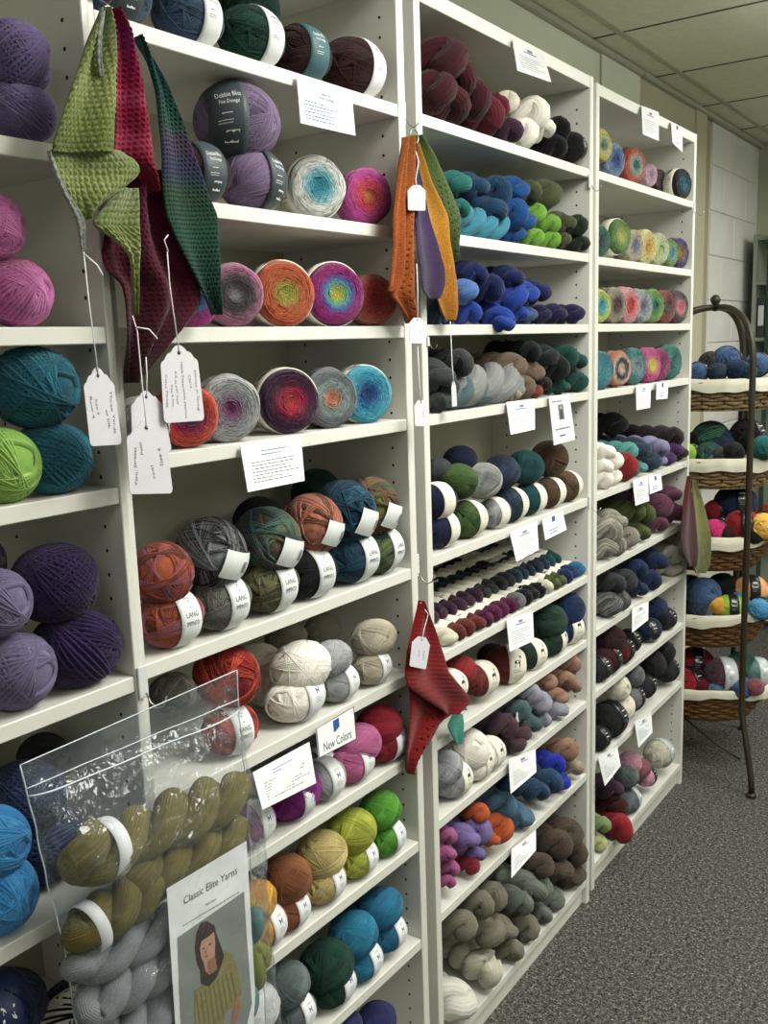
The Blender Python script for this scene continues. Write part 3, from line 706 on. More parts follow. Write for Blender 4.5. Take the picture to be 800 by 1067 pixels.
# ------------------------------------------------------------------ what stands on every shelf
# kind x y size colour [options]; kinds: B chunky ball, F fine ball, N thin-strand ball, C cake, H hank pointing out, G hank lying along
TAB = """
@1 1
B 14 62 76 duslilac a=60
B 20 122 62 duslilac a=80 s=1.25
@1 2
B -8 236 66 pink a=40
B 18 303 70 pink a=30
B -44 310 66 pink a=60
@1 3
B 34 403 84 teal a=20 s=1.15
B 54 479 74 teal a=60 s=1.15
B 2 484 76 lime a=10
@1 4
B 57 607 80 dkpurple a=70 s=1.15
B 82 678 80 dkpurple a=70 s=1.15
B -4 628 70 lav a=20
B 16 696 80 lav a=30
B -30 590 70 grey a=60 d=.1
@1 5
B -8 878 74 bblue a=20
B -2 942 80 bblue a=30
B 24 832 76 slblue a=60 s=1.15 d=.03
B 44 903 80 slblue a=60 s=1.1 d=.03
B 46 790 52 charc a=60 d=.12
@1 6
B 2 1052 78 navy a=70 band=navy s=1.15
B 86 1056 104 navy a=-28 band=cream s=1.0 o=.38
@2 1
F 118 2 60 denim a=85 s=1.35 band=dondark
F 196 22 58 denim a=85 s=1.35 band=donlight o=.25
F 262 43 56 forest a=85 s=1.35 band=donlight o=.25
F 314 62 52 maroonbr a=85 s=1.3 band=donteal o=.05
F 368 75 56 maroonbr a=85 s=1.35 band=donwhite o=.28
F 258 8 54 forest a=85 s=1.3 d=.09
F 200 -22 50 denim a=85 s=1.3 d=.09
@2 2
F 247 128 74 lilac a=62 s=1.15 band=dondark o=-.42
F 262 189 60 lilac a=78 s=1.2 band=dondark o=.42
F 205 172 58 maroonbr a=85 s=1.25 band=dondark
C 333 196 64 whtturq band=cream
C 385 203 58 pinkred
@2 3
C 246 307 66 mvchar
C 299 307 68 orgreen band=cream
C 352 307 66 magrain band=cream
C 391 311 54 coral
C 205 322 56 mixblue
@2 4
C 198 435 66 redpurp
C 241 424 70 grymauv
C 304 417 68 plumred band=cream
C 347 412 62 grypeach
C 384 407 60 turqblu band=cream
C 150 440 60 grymauv
@2 5
N 178 658 56 rustmulti a=82 s=1.3 band=impinto o=.2
N 229 642 54 gremulti a=82 s=1.3 band=impinto o=.2
N 280 621 52 olivmulti a=82 s=1.3 band=impinto o=.2
N 322 606 50 black a=82 s=1.25 band=impinto o=.1
N 366 588 50 tlnavy a=82 s=1.3 band=impinto o=.2
N 402 574 46 tealgm a=82 s=1.25 band=impinto o=.3
N 168 598 64 rustmulti a=-40 t=25
N 220 576 70 blkmulti a=-36 strap=1 s=1.25
N 278 564 68 bgmulti a=-36 strap=1 s=1.25
N 325 546 60 brmulti a=-36 strap=1 s=1.2
N 358 534 64 tlnavy a=-36 strap=1 s=1.2
N 401 524 58 grnmulti a=-36 strap=1 s=1.2
N 330 515 50 forest a=60 d=.11
N 270 545 52 black a=60 d=.11
@2 6
N 180 722 40 brgrey a=60 s=1.2 d=.02
N 236 704 62 redmulti a=-10 s=1.2
N 240 760 50 redmulti a=80 s=1.2 band=impinto
N 313 695 52 cream a=80 s=1.3
N 308 731 46 cream a=82 s=1.5 band=newcol o=.30
N 345 686 36 ltgrey a=80 s=1.3
N 352 713 36 ltgrey a=82 s=1.35 band=newcol o=.30
N 389 665 38 beige a=75 s=1.35
N 387 693 34 beige a=82 s=1.35 band=newcol o=.30
N 268 694 44 creamd a=70 s=1.3 d=.09
N 336 655 30 taupe a=70 s=1.3 d=.1
N 298 664 34 taupe a=70 s=1.3 d=.12
N 282 725 36 creamd a=70 s=1.2 d=.07
@2 7
N 262 872 42 mauvep a=82 s=1.3 band=newcol o=.3
N 303 822 50 magenta a=75 s=1.3
N 305 856 44 magenta a=82 s=1.35 band=newcol o=.30
N 338 825 40 ltgrey a=82 s=1.2 band=newcol o=.1
N 334 800 36 fgrey a=82 s=1.2 band=newcol d=.03
N 372 776 42 rose a=75 s=1.25
N 367 806 38 rose a=82 s=1.35 band=newcol o=.30
N 395 757 42 crimson a=75 s=1.2
N 400 784 40 crimson a=82 s=1.35 band=newcol o=.30
@2 8
N 262 940 44 mustard a=75 s=1.2
N 274 975 42 mustard a=82 s=1.3 band=newcol o=.3
N 298 916 48 chest a=70 s=1.1
N 300 950 38 chest a=82 s=1.35 band=newcol o=.30
N 335 890 46 straw a=72 s=1.15
N 337 925 38 straw a=82 s=1.35 band=newcol o=.30
N 366 866 44 chart a=72 s=1.2
N 372 898 36 chart a=82 s=1.35 band=newcol o=.30
N 396 844 38 kelly a=72 s=1.2
N 402 870 34 kelly a=82 s=1.35 band=newcol o=.30
@2 9
N 298 1026 44 fgrey a=75 s=1.15
N 306 1055 38 fgrey a=82 s=1.3 band=newcol o=.3
N 262 1052 50 white a=80 s=1.2
N 340 1006 50 bottle a=72 s=1.15
N 347 1042 40 bottle a=82 s=1.35 band=newcol o=.30
N 368 974 44 turq a=72 s=1.2
N 377 1006 36 turq a=82 s=1.35 band=newcol o=.30
N 396 946 40 turq2 a=72 s=1.25
N 403 972 34 turq2 a=82 s=1.35 band=newcol o=.30
N 366 962 36 turq2 a=72 s=1.2 d=.09
@2 10
N 392 1064 36 indigo a=75 s=1.2
N 358 1070 34 indigo a=75 s=1.2
N 420 1050 30 indigo a=75 s=1.2 d=.08
@3 1
H 453 66 50 maroon
H 467 82 46 maroon
H 447 96 42 maroon
H 462 112 40 maroon
H 485 106 40 maroon
H 500 123 40 wine
H 511 113 30 wine
H 526 137 28 plum
H 549 120 34 cream
H 541 137 30 cream
H 563 134 24 cream
H 524 108 24 creamd
H 577 136 26 blackn
H 574 151 24 blackn
B 598 155 26 blackn a=80 s=1.3 band=silver o=.3
@3 2
H 472 193 28 seagr
H 476 218 22 seagr
G 500 237 28 aqua
H 490 196 30 petrol
H 511 202 34 petrol
H 532 200 30 royal
H 529 223 34 royal
H 541 232 26 royal
H 536 246 18 royal
H 506 220 32 petrol
H 562 204 32 olive
H 549 200 24 olive
H 554 223 22 limeg
H 571 234 20 limeg
H 555 246 18 limeg
H 572 251 18 limeg
H 584 233 24 olive
H 585 250 16 olive
H 598 236 22 dkolive
H 601 253 20 dkolive
@3 3
H 481 304 26 midblue
H 490 287 28 dkblue
H 506 300 28 dkblue
H 528 309 32 cobalt
H 543 307 28 cobalt
H 529 290 26 dkblue
H 556 305 26 dkblue
H 487 326 24 cobalt
H 536 328 22 cobalt
H 548 330 18 bluegr
H 563 327 18 violnavy
H 577 324 20 dkviol
H 596 327 20 dkviol
H 451 317 30 denim
H 458 331 18 midblue
@3 4
H 450 393 36 dpgrey
H 475 378 28 dpgrey
G 507 396 38 silver
G 483 406 28 tealgrey
H 461 402 26 dpgrey
H 453 422 20 dpgrey
H 530 383 30 tan
H 549 389 28 tan
H 542 400 24 tan
H 534 409 14 ltbeige
H 556 407 14 rust
H 563 372 28 blkgreen
H 574 383 28 blkgreen
H 586 372 24 pine
H 597 376 22 pine
H 600 397 20 pine
H 583 401 16 pine
H 549 366 22 blkgreen
H 563 399 18 dkbr
@3 5
N 456 490 24 dpgrey a=70 s=1.2 d=.03
N 479 480 28 navy a=70 s=1.25 d=.03
N 477 502 34 moss a=70 s=1.15
N 502 501 34 silver a=70 s=1.2
N 522 492 32 slate a=70 s=1.2
N 547 487 32 dkteal a=70 s=1.2
N 572 478 34 brown a=70 s=1.1
N 455 522 34 navy a=80 s=1.3 band=cream
N 458 556 34 navy a=80 s=1.3 band=cream o=.2
N 486 543 34 moss a=80 s=1.35 band=cream o=.3
N 515 531 28 silver a=80 s=1.3 band=cream
N 530 528 32 slate a=80 s=1.35 band=cream o=.35
N 551 520 30 dkteal a=80 s=1.3 band=cream o=.2
N 572 511 28 brown a=80 s=1.3 band=cream o=.2
N 589 506 28 brown a=80 s=1.35 band=cream o=.4
@3 7
N 467 715 32 red a=80 s=1.3 band=alpaca o=.2
N 479 699 28 red a=70 s=1.2
N 500 707 32 redbr a=80 s=1.3 band=alpaca o=.1
N 527 695 34 redbr a=40 s=1.2 band=alpaca o=.4
N 552 684 28 dkgreen a=70 s=1.3 band=alpaca o=.2
N 570 648 34 dkgreen a=70 s=1.2
N 573 675 28 dkgreen a=80 s=1.35 band=alpaca o=.4
N 592 634 32 blue2 a=70 s=1.2
N 600 660 28 blue2 a=70 s=1.3 band=alpaca o=.1
N 512 680 24 maroonbr a=70 s=1.2 d=.07
@3 8
H 592 690 20 tanp
H 569 710 18 tanp
H 586 708 20 tanp
H 595 714 16 tanp
H 580 726 18 tanp
H 559 731 24 lilgrey
H 550 722 20 lilgrey
H 577 741 22 lilgrey
H 563 749 16 lilgrey
H 538 740 22 tealgrey
H 550 753 22 tealgrey
H 523 755 26 plumgr
H 537 762 24 plumgr
H 533 778 22 plumgr
N 488 781 40 cream a=60
N 470 776 30 ltgrey a=60 s=1.2 d=.03
N 508 797 30 cream a=80 s=1.3 band=alpaca o=.2
N 495 812 30 cream a=80 s=1.35 band=alpaca o=.35
N 472 829 32 ltgrey a=80 s=1.35 band=alpaca o=.3
N 463 800 32 ltgrey a=80 s=1.2
@3 9
H 586 780 24 tanp
H 594 798 20 ltbeige
H 574 795 22 vblue
H 581 812 20 vblue
H 567 812 28 steel
H 558 823 22 steel
H 520 838 28 ltblue
H 537 845 28 ltblue
H 543 866 20 ltblue
H 496 846 20 orange
H 514 861 30 orange
H 510 874 16 orange
H 494 864 28 lila
H 483 872 26 lila
H 492 888 20 lila
H 465 870 18 pinkh
H 463 887 20 pinkh
H 467 903 18 pinkh
H 465 917 16 pinkh
H 488 901 18 redh
@3 10
H 586 868 32 brownt
H 602 880 24 brownt
H 609 905 20 brownt
H 576 878 30 brownt
H 576 903 30 brownt
H 561 901 24 brownt
H 591 912 26 brownt
H 550 925 30 grgreen
H 561 924 22 grgreen
H 539 939 26 grgreen
H 574 944 20 grgreen
H 561 956 22 grgreen
H 520 909 24 grgreen
H 508 932 30 taupeg
H 495 940 30 taupeg
H 502 968 34 taupeg
H 522 968 26 taupeg
H 544 968 28 taupeg
H 526 990 28 taupeg
H 477 963 30 taupeg
H 470 1046 40 offw
@4 1
C 629 151 34 yelgrn
C 642 161 36 bluecak
C 663 168 38 orgteal
C 679 182 24 lilcak d=.03
C 689 187 22 blkcak d=.06
C 713 190 32 blkteal band=cream
@4 2
C 627 245 34 dkgrncak
C 648 246 36 grnyel band=cream
C 662 251 34 tanblu
C 676 251 36 yelcak
C 689 255 34 palegrn
C 700 259 30 grnblu
C 710 260 32 purgold
@4 3
C 627 314 36 cyanyel
C 643 316 38 taumar
C 657 317 38 pnkred
C 671 317 36 grycak
C 683 317 36 grncak
C 696 318 34 rdbrcak
C 709 319 34 chrpnk
@4 4
C 629 384 40 turcak
C 648 382 38 peablk
C 664 380 38 tlgry
C 680 379 36 pnkyel
C 690 377 34 magcak
C 702 376 36 tealcak
@4 5
H 638 443 24 blkyarn d=.05
H 627 471 20 cream
H 637 480 18 cream
H 625 486 20 cream
H 636 494 18 cream
H 625 502 20 cream
H 645 485 28 red
H 651 470 20 aqgr
H 662 489 18 aqgr
H 661 468 24 slate
H 675 482 20 slate
H 681 466 22 lilacl
H 684 484 16 lilacl
H 697 468 20 purp
H 694 479 14 purp
H 696 455 22 dkbr
H 708 474 16 dkbr
@4 6
H 637 543 24 marl
H 627 553 30 marl
H 637 567 22 marl
H 651 563 22 marl
H 627 580 26 marl
H 654 533 26 mgreen
H 667 535 22 mgreen
H 664 556 20 mgreen
H 682 528 26 mauve
H 682 546 20 mauve
H 696 534 26 mauve
H 697 515 18 mauve
@4 7
H 633 607 26 dkgy
H 647 605 24 dkgy
H 660 593 22 nav2
H 679 584 26 nav2
H 673 604 22 nav2
H 662 610 20 nav2
H 695 577 22 crm2
H 697 593 20 crm2
H 630 637 26 tweed
H 642 631 22 tweed
@4 8
N 634 668 30 maroonbr a=70 s=1.2
N 631 685 28 maroon a=80 s=1.3 band=silver o=.2
N 645 679 26 wine a=80 s=1.3 band=silver o=.2
N 655 668 22 vdgrey a=80 s=1.3 band=silver
N 676 658 22 nav2 a=80 s=1.2 band=silver o=-.4
N 682 634 22 nav2 a=70 s=1.2
N 693 644 20 vdgrey a=80 s=1.3 band=silver
N 623 700 24 vdgrey a=80 s=1.3 band=silver
@4 9
N 642 716 26 ivory a=70
N 645 737 26 ivory a=80 s=1.3
N 659 704 22 grey a=70
N 679 692 26 vdgrey a=70
N 657 727 24 grey a=80 s=1.3 band=silver o=.3
N 670 715 22 vdgrey a=80 s=1.3 band=silver o=.3
N 692 679 20 vdgrey a=70
N 694 698 22 vdgrey a=80 s=1.3 band=silver o=.3
N 634 755 32 black a=80 s=1.3 band=silver o=.2
N 623 768 22 black a=80 s=1.3 band=silver
@4 10
N 652 808 24 fgrey a=70
N 653 832 24 fgrey a=80 s=1.3 band=clear o=.4
N 656 795 22 pinkp a=70
N 667 801 18 rosey a=80 s=1.3
N 673 809 18 pinkp a=80 s=1.3 band=silver o=.3
N 686 785 26 crm2 a=80 s=1.3 band=clear o=.3
H 633 820 24 plum
H 638 838 22 maroon
H 624 858 18 ogreen
H 622 876 16 yelgr
"""
ITEMS = []
def spin(o, a, t=0, roll=0):
    o.rotation_mode = 'XYZ'; o.rotation_euler = (math.radians(roll), math.radians(-t), math.radians(a))
def slot(o, m):
    o.material_slots[0].link = 'OBJECT'; o.material_slots[0].material = m
def yarn(kind, col, P, r, a=0, t=0, s=1.0, band=None, o_=0, strap=False, roll=None, L=None):
    """One ball, cake or hank at P with radius r; its paper band and the print on it are a part and a sub-part."""
    if kind in 'BFN':
        st = {'B': 'chunky', 'F': 'fine', 'N': 'thin'}[kind]
        x = obj('yarn_ball', ball_mesh(st, s, rnd.randrange(2 if kind != 'B' else 3)), None, P, scale=r); slot(x, wool(col, C_[col][1], (2.2, 4.5, 4.5) if len(C_[col][1]) > 2 else (1, 3, 3), tweed=1.8 if kind == 'F' and col != 'forest' else 0))
        if roll is None: roll = rnd.uniform(0, 360) if not band and not strap else 0
        spin(x, a, t, roll)
        if strap:
            me, pm = strap_mesh(s); b = obj('label_band', me, x); b.rotation_euler = (math.radians(66), 0, 0); obj('print', pm, b)
    elif kind == 'C':
        x = obj('yarn_cake', cake_mesh(rnd.randrange(4)), None, P, scale=r); slot(x, cake_mat(col, [hexc(h) for h in CAKES[col][1].split(',')]))
        spin(x, a, t, rnd.uniform(0, 360) if not band else 0)
        if band:
            if 'cband' not in BM:
                m = MB(); m.lathe([(1.0, -.36), (1.035, -.34), (1.045, 0), (1.03, .30), (1.0, .31)], 48, axis='x'); me = m.mesh('label_band', M_CREAM, True)
                Q = Print(); Q.lines(-.28, .26, .5, 8, .14, .03, 0, 9)
                pm = mesh('print', [(u, -1.05 * math.cos(v), 1.05 * math.sin(v)) for u, v in Q.V], Q.F, M_INKG, False); BM['cband'] = (me, pm)
            b = obj('label_band', BM['cband'][0], x); obj('print', BM['cband'][1], b)
            band = None
    else:
        L_ = L or 7.0
        x = obj('yarn_hank', hank_mesh(rnd.randrange(5), 5.2 if kind == 'H' else 6.2, 1.5), None, P, scale=r); slot(x, wool(col, C_[col][1], (1.2, 1.6, 1.6), fine=30))
        spin(x, a, t, rnd.uniform(0, 360) if roll is None else roll)
    if band and band in BANDS:
        me, pm = band_meshes(band, s, o_); b = obj('label_band', me, x)
        if pm: obj('print', pm, b)
    return x
u = s_ = 0
for line in TAB.strip().split('\n'):
    f = line.split()
    if f[0][0] == '@': u, s_ = int(f[0][1:]), int(f[1]); continue
    kind, px, py, h, col = f[0], float(f[1]), float(f[2]), float(f[3]), f[4]
    op = dict(q.split('=') for q in f[5:])
    a = float(op.get('a', (-28 if u < 3 else -15) if kind == 'C' else (90 if kind == 'G' else rnd.uniform(-7, 7)))); asp = float(op.get('s', 1)); dd = float(op.get('d', 0))
    zs = ZS[u][s_]; zt = (ZS[u].get(s_ - 1, ZTOP - .008)) - T
    x0, y0, yaw, wd = UN[u][:4]
    ca, sa = abs(math.cos(math.radians(a))), abs(math.sin(math.radians(a)))
    HL = {'C': .6, 'H': 2.6, 'G': 3.1}.get(kind, asp)
    X = x0 - .04
    for _ in range(4):
        P = at(px, py, X); r = h / 2 * depth(P) / FPX
        if kind == 'H': r *= 1.06
        elif kind != 'C' and u > 1: r *= 1.14 if u > 2 else 1.07
        ex = math.sqrt((HL * ca) ** 2 + sa ** 2) if kind != 'H' else 1.0
        lim = DEP / 2 - .005
        if kind in 'HG' and r * HL * 2 * (ca if kind == 'H' else 1) > DEP - .02 and kind == 'H': r_h = r
        X = front_x(u, P.y) - .008 - (.62 if not dd else 1.0) * ex * r - dd
        if kind == 'C': X = front_x(u, P.y) - .012 - dd
        if X - r < front_x(u, P.y) - DEP + .004: X = front_x(u, P.y) - DEP + .004 + r
    if P.z - r < zs + .35 * r: P.z = zs + r * 1.0 + .0005
    P.z = min(P.z, zt - r - .001); P.z = max(P.z, zs + r + .0005)
    if kind == 'C': P = P - Vector((math.cos(math.radians(a)), math.sin(math.radians(a)), 0)) * r * .6
    if kind == 'H':
        Lh = 5.2 * r; Lx = min(Lh, .262); P = P - Vector((math.cos(math.radians(a)), math.sin(math.radians(a)), 0)) * (Lx / 2 - r)
    ey = (math.sqrt((HL * sa) ** 2 + ca ** 2) if kind != 'H' else 1.0) * r
    fx = front_x(u, P.y)
    P.y = max(y0 + ey + .002, min(y0 + wd - ey - .002, P.y))
    if u == 1: P.y = min(P.y, y0 + wd - ey - .002)
    o = yarn(kind, col, P, r, a, float(op.get('t', op.get('e', 0))), asp, op.get('band'), float(op.get('o', 0)), 'strap' in op)
    if kind == 'H' and Lx < Lh: o.scale = (r * Lx / Lh, r, r)
    nm = CAKES[col][0] if kind == 'C' else C_[col][0] + (' hank' if kind in 'HG' else ' ball')
    ITEMS.append(dict(o=o, u=u, s=s_, px=px, py=py, h=h, nm=nm, kind=kind, band=op.get('band'), strap='strap' in op))

# mini skeins in ranks on the sixth shelf of the third bookcase
zs = ZS[3][6]; cols = ['ivory'] + ['redbr'] * 3 + ['plumg'] * 4 + ['grey'] + ['blackn'] * 3 + ['ivory'] + ['mgreen'] * 2 + ['blue2'] * 2 + ['turq2'] * 2
y0_ = at(466, 672, -.02).y; y1_ = at(607, 592, -.02).y; nm_ = len(cols)
rk2 = ['plum'] * 6 + ['dpgrey'] * 4 + ['slate'] * 5 + ['dkteal'] * 4; rk3 = ['black'] * 5 + ['dkgreen'] * 4 + ['blkgreen'] * 3 + ['ivory'] * 2 + ['dkteal'] * 5
mb_ = MB(); mb_.lathe([(.85, -1.25), (1.02, -1.2), (1.06, 0), (1.02, 1.2), (.85, 1.25)], 20, axis='x'); MSB = mb_.mesh('label_band', M_CREAM, True)
MINI = []
for rank, (xc, dz, cl) in enumerate([(-.062, 0, cols), (-.165, 0, rk2), (-.118, .029, rk2), (-.212, .031, rk3)]):
    for k in range(nm_):
        yy = y0_ + (y1_ - y0_) * (k + (.5 if rank > 1 else 0)) / (nm_ - 1); r = .0205
        if yy > UN[3][1] + UN[3][3] - .019: continue
        yy = max(yy, UN[3][1] + .019)
        o = obj('mini_skein', hank_mesh(k % 5, 5.6, 1.2), None, (xc, yy, zs + .0178 + dz), scale=r); slot(o, wool(cl[k], C_[cl[k]][1], (1.2, 1.6, 1.6), fine=30)); spin(o, rnd.uniform(-4, 4), 0, rnd.uniform(0, 360))
        obj('label_band', MSB, o)
        MINI.append((o, rank, k, cl[k]))
RK = ['front rank', 'back rank', 'upper middle rank', 'upper back rank']
for rank in range(4):
    ms = [m for m in MINI if m[1] == rank]; run = {}
    for i, m in enumerate(ms):
        tag(m[0], cat='mini skein', group='banded mini skeins, %s, sixth shelf of the third bookcase' % RK[rank])
        m[0]['label'] = '%s mini skein, %s along the %s, third bookcase' % (C_[m[3]][0], '%s', RK[rank])
        m[0]['_n'] = i
ORD = ['first', 'second', 'third', 'fourth', 'fifth', 'sixth', 'seventh', 'eighth', 'ninth', 'tenth', 'eleventh', 'twelfth', 'thirteenth', 'fourteenth', 'fifteenth', 'sixteenth', 'seventeenth', 'eighteenth', 'nineteenth',
       'twentieth', 'twenty-first', 'twenty-second', 'twenty-third', 'twenty-fourth', 'twenty-fifth', 'twenty-sixth', 'twenty-seventh', 'twenty-eighth']
for m in MINI:
    m[0]['label'] = m[0]['label'] % (ORD[m[0]['_n']] + ' from the near end'); del m[0]['_n']
NUM = {2: 'two', 3: 'three', 4: 'four', 5: 'five', 6: 'six', 7: 'seven', 8: 'eight'}
by = {}
for it in ITEMS: by.setdefault((it['u'], it['s'], it['nm']), []).append(it)
for (u, s_, nm), L in by.items():
    where = '%s shelf of the %s bookcase' % (ORD[s_ - 1], BN[u])
    for it in L:
        o = it['o']; cat = {'C': 'yarn cake', 'H': 'yarn hank', 'G': 'yarn hank'}.get(it['kind'], 'yarn ball'); o['category'] = cat
        o['group'] = cat + 's on the ' + where
        base = nm
        if it['kind'] == 'G': base = nm.replace(' hank', ' hank lying lengthwise')
        it['lab'] = base
    L.sort(key=lambda i: i['px'])
    rest = L
    for it in rest:
        n = len(rest)
        if n == 1: it['o']['label'] = it['lab'] + ', ' + where
        elif n == 2 and abs(L[0]['py'] - L[1]['py']) > .6 * abs(L[0]['px'] - L[1]['px']):
            up = it['py'] == min(i['py'] for i in L)
            it['o']['label'] = ('upper' if up else 'lower') + ' of two %ss, ' % nm + where
        elif n == 2: it['o']['label'] = ('nearer' if it is L[0] else 'farther') + ' of two %ss, ' % nm + where
        else: it['o']['label'] = '%s from the left of %s %ss, ' % (ORD[L.index(it)], NUM.get(n, str(n)), nm) + where
    for it in L:
        w_ = it['o']['label'].split()
        if len(w_) < 4: it['o']['label'] = 'the ' + it['o']['label']
        if len(w_) > 16: it['o']['label'] = it['o']['label'].replace(' from the left of ', ' of ')
# ------------------------------------------------------------------ knitted and crocheted swatches
def knit_mat(name, stops, axis=2, span=(0, 1), noise=.5, holes=False):
    """Hand-dyed yarn: the given colours follow one another along an object axis, with heathered noise."""
    m, nt, b, N = newmat('knit_' + name)
    tc = N('ShaderNodeTexCoord'); sp = N('ShaderNodeSeparateXYZ'); nt.links.new(tc.outputs['Generated'], sp.inputs[0])
    nz = N('ShaderNodeTexNoise'); nz.inputs['Scale'].default_value = 14; nz.inputs['Detail'].default_value = 4; nt.links.new(tc.outputs['Generated'], nz.inputs['Vector'])
    a = N('ShaderNodeMath'); a.operation = 'MULTIPLY_ADD'; a.inputs[1].default_value = noise; nt.links.new(nz.outputs['Fac'], a.inputs[0]); nt.links.new(sp.outputs[axis], a.inputs[2])
    s = N('ShaderNodeMath'); s.operation = 'SUBTRACT'; s.inputs[1].default_value = noise / 2; nt.links.new(a.outputs[0], s.inputs[0])
    r = ramp(nt, [(p, scl(hexc(c), .78)) for p, c in stops]); nt.links.new(s.outputs[0], r.inputs[0])
    n2 = N('ShaderNodeTexNoise'); n2.inputs['Scale'].default_value = 420; n2.inputs['Detail'].default_value = 2; nt.links.new(tc.outputs['Object'], n2.inputs['Vector'])
    r2 = ramp(nt, [(.35, (.68, .68, .68)), (.65, (1.12, 1.12, 1.12))]); nt.links.new(n2.outputs['Fac'], r2.inputs[0])
    mx = N('ShaderNodeMixRGB'); mx.blend_type = 'MULTIPLY'; mx.inputs[0].default_value = 1; nt.links.new(r.outputs[0], mx.inputs[1]); nt.links.new(r2.outputs[0], mx.inputs[2])
    nt.links.new(mx.outputs[0], b.inputs['Base Color'])
    bp = N('ShaderNodeBump'); bp.inputs['Strength'].default_value = .5; bp.inputs['Distance'].default_value = .001
    nt.links.new(n2.outputs['Fac'], bp.inputs['Height']); nt.links.new(bp.outputs[0], b.inputs['Normal'])
    b.inputs['Roughness'].default_value = .9; b.inputs['Specular IOR Level'].default_value = .12; b.inputs['Sheen Weight'].default_value = .15
    return m
def drape(name, rows, X, mat, parent=None, amp=.006, folds=1.0, ph=0, st=.0055, rel=.0014, res=.0016, thick=.004, lace=0, lean=0, style='crochet'):
    """A hanging piece of knitting with stitches in relief, folds and real thickness. rows: (py, left px, right px)."""
    pys = [r[0] for r in rows]; P0 = at(rows[0][1], rows[0][0], X)
    H = (at(rows[0][1], pys[0], X) - at(rows[-1][1], pys[-1], X)).length
    W = max((at(r[1], r[0], X) - at(r[2], r[0], X)).length for r in rows)
    nv = max(12, int(H / res)); nu = max(8, int(W / res))
    V = []; Bk = []
    for j in range(nv + 1):
        t = j / nv; py = pys[0] + (pys[-1] - pys[0]) * t
        o_ = (pys[-1] - pys[0]) / nv * 2.2
        xl = sum(np.interp(py + k * o_, pys, [r[1] for r in rows]) for k in (-2, -1, 0, 1, 2)) / 5; xr = sum(np.interp(py + k * o_, pys, [r[2] for r in rows]) for k in (-2, -1, 0, 1, 2)) / 5
        wg = .45 / max(1, depth(P0)) ** 2
        xl += wg * math.sin(t * H / .011 + ph); xr += wg * math.sin(t * H / .009 + 2 * ph)
        A = at(xl, py, X); B = at(xr, py, X); wd = (B - A).length
        for i in range(nu + 1):
            u = i / nu; P = A.lerp(B, u)
            f = 1.6 * amp * math.sin(2 * PI * folds * u + ph + 1.2 * t) + amp * 1.1 * (1 - (2 * u - 1) ** 2) + lean * t
            su = u * wd / st; sv = t * H / st
            if style == 'crochet':
                row = math.floor(sv); su2 = su + .5 * (row % 2) + .25 * (sv % 1)
                h = 1.0 * abs(math.sin(PI * su2)) ** .8 * abs(math.sin(PI * sv)) ** .6 - .9 * max(0, 1 - 6 * abs((su2 % 1) - .0)) * max(0, 1 - 3 * abs((sv % 1) - .1))
            elif style == 'ridge': h = abs(math.sin(PI * sv * .6)) ** .8 * (.7 + .3 * abs(math.sin(PI * su * 1.3)))
            else:
                k = abs((su % 1) - .5) * 2; h = (.5 + .5 * math.cos(2 * PI * (sv + k * .5))) * (.35 + .65 * (1 - k) ** .5 if k < 1 else .3)
            e = min(u, 1 - u) * wd
            hh = rel * h * min(1, e / .002)
            if lace and u > .45 and t > .35 and math.sin(PI * su / 1.3) > .5 and math.sin(PI * sv / 1.3 + math.floor(su / 2.6) * 2.1) > .5: hh -= rel * 2.6
            V.append(P + Vector((f + hh, 0, 0))); Bk.append(P + Vector((f - thick * min(1, .25 + e / .006), 0, 0)))
    n = len(V); W_ = nu + 1; F = []
    for j in range(nv):
        for i in range(nu):
            a = j * W_ + i; F.append((a, a + W_, a + W_ + 1, a + 1)); F.append((n + a, n + a + 1, n + a + W_ + 1, n + a + W_))
    for j in range(nv):
        a = j * W_; F.append((a, n + a, n + a + W_, a + W_)); a += nu; F.append((a, a + W_, n + a + W_, n + a))
    for i in range(nu):
        F.append((i, i + 1, n + i + 1, n + i)); a = nv * W_ + i; F.append((a, n + a, n + a + 1, a + 1))
    return obj(name, mesh(name, V + Bk, F, mat, True), parent)

# the first hook: three folded swatches on a ring
def hook(px, py, X, size=1.0, label=None, ring=0, wire=True, plate=True):
    P = at(px, py, X)
    m = MB()
    if plate: m.box(P.x - .0035, P.x, P.y - .0065 * size, P.y + .0065 * size, P.z, P.z + .036 * size, .001)
    h = m.build('adhesive_hook', M_CLEARP) if plate else None
    w_ = MB(); q = P + Vector((.003, 0, .006 * size))
    w_.tube([q, q + Vector((.006, 0, -.010)) * size, q + Vector((.014, .002, -.016)) * size, q + Vector((.022, .004, -.012)) * size, q + Vector((.026, .006, -.001)) * size], .0011 * size, 6)
    wo = w_.build('hook_wire', M_METAL, h, True)
    tag(h, label, 'hook', 'adhesive hooks on the bookcase posts')
    if ring:
        c = P + Vector((.018, .003, -.012 * size - ring)); r_ = MB()
        r_.tube([(c.x, c.y + ring * math.cos(2 * PI * k / 24), c.z + ring * math.sin(2 * PI * k / 24)) for k in range(24)], .0013, 6, True)
        ro = r_.build('ring', M_METAL, None, True); tag(ro, 'small silver ring holding the %s swatches' % ('green and crimson' if px < 300 else 'orange and violet'), 'ring')
    return h
hook(100, -2, .004, 1.0, 'clear adhesive hook at the top of the first post, above the green swatch', .011)
hook(421, 128, .012, 1.0, 'clear adhesive hook on the second post, above the rust orange swatch', .0125)
hook(435, 601, .004, 1.2, 'clear adhesive hook on the second post, above the red swatch')
hook(151, 727, .012, 1.2, 'clear adhesive hook on the first post, above the zip bag')
hook(447, 361, .004, .5, 'small adhesive hook on the second post, beside the grey hanks')
hook(615, 196, .004, .9, 'adhesive hook high on the third post, beside the topmost shelves')
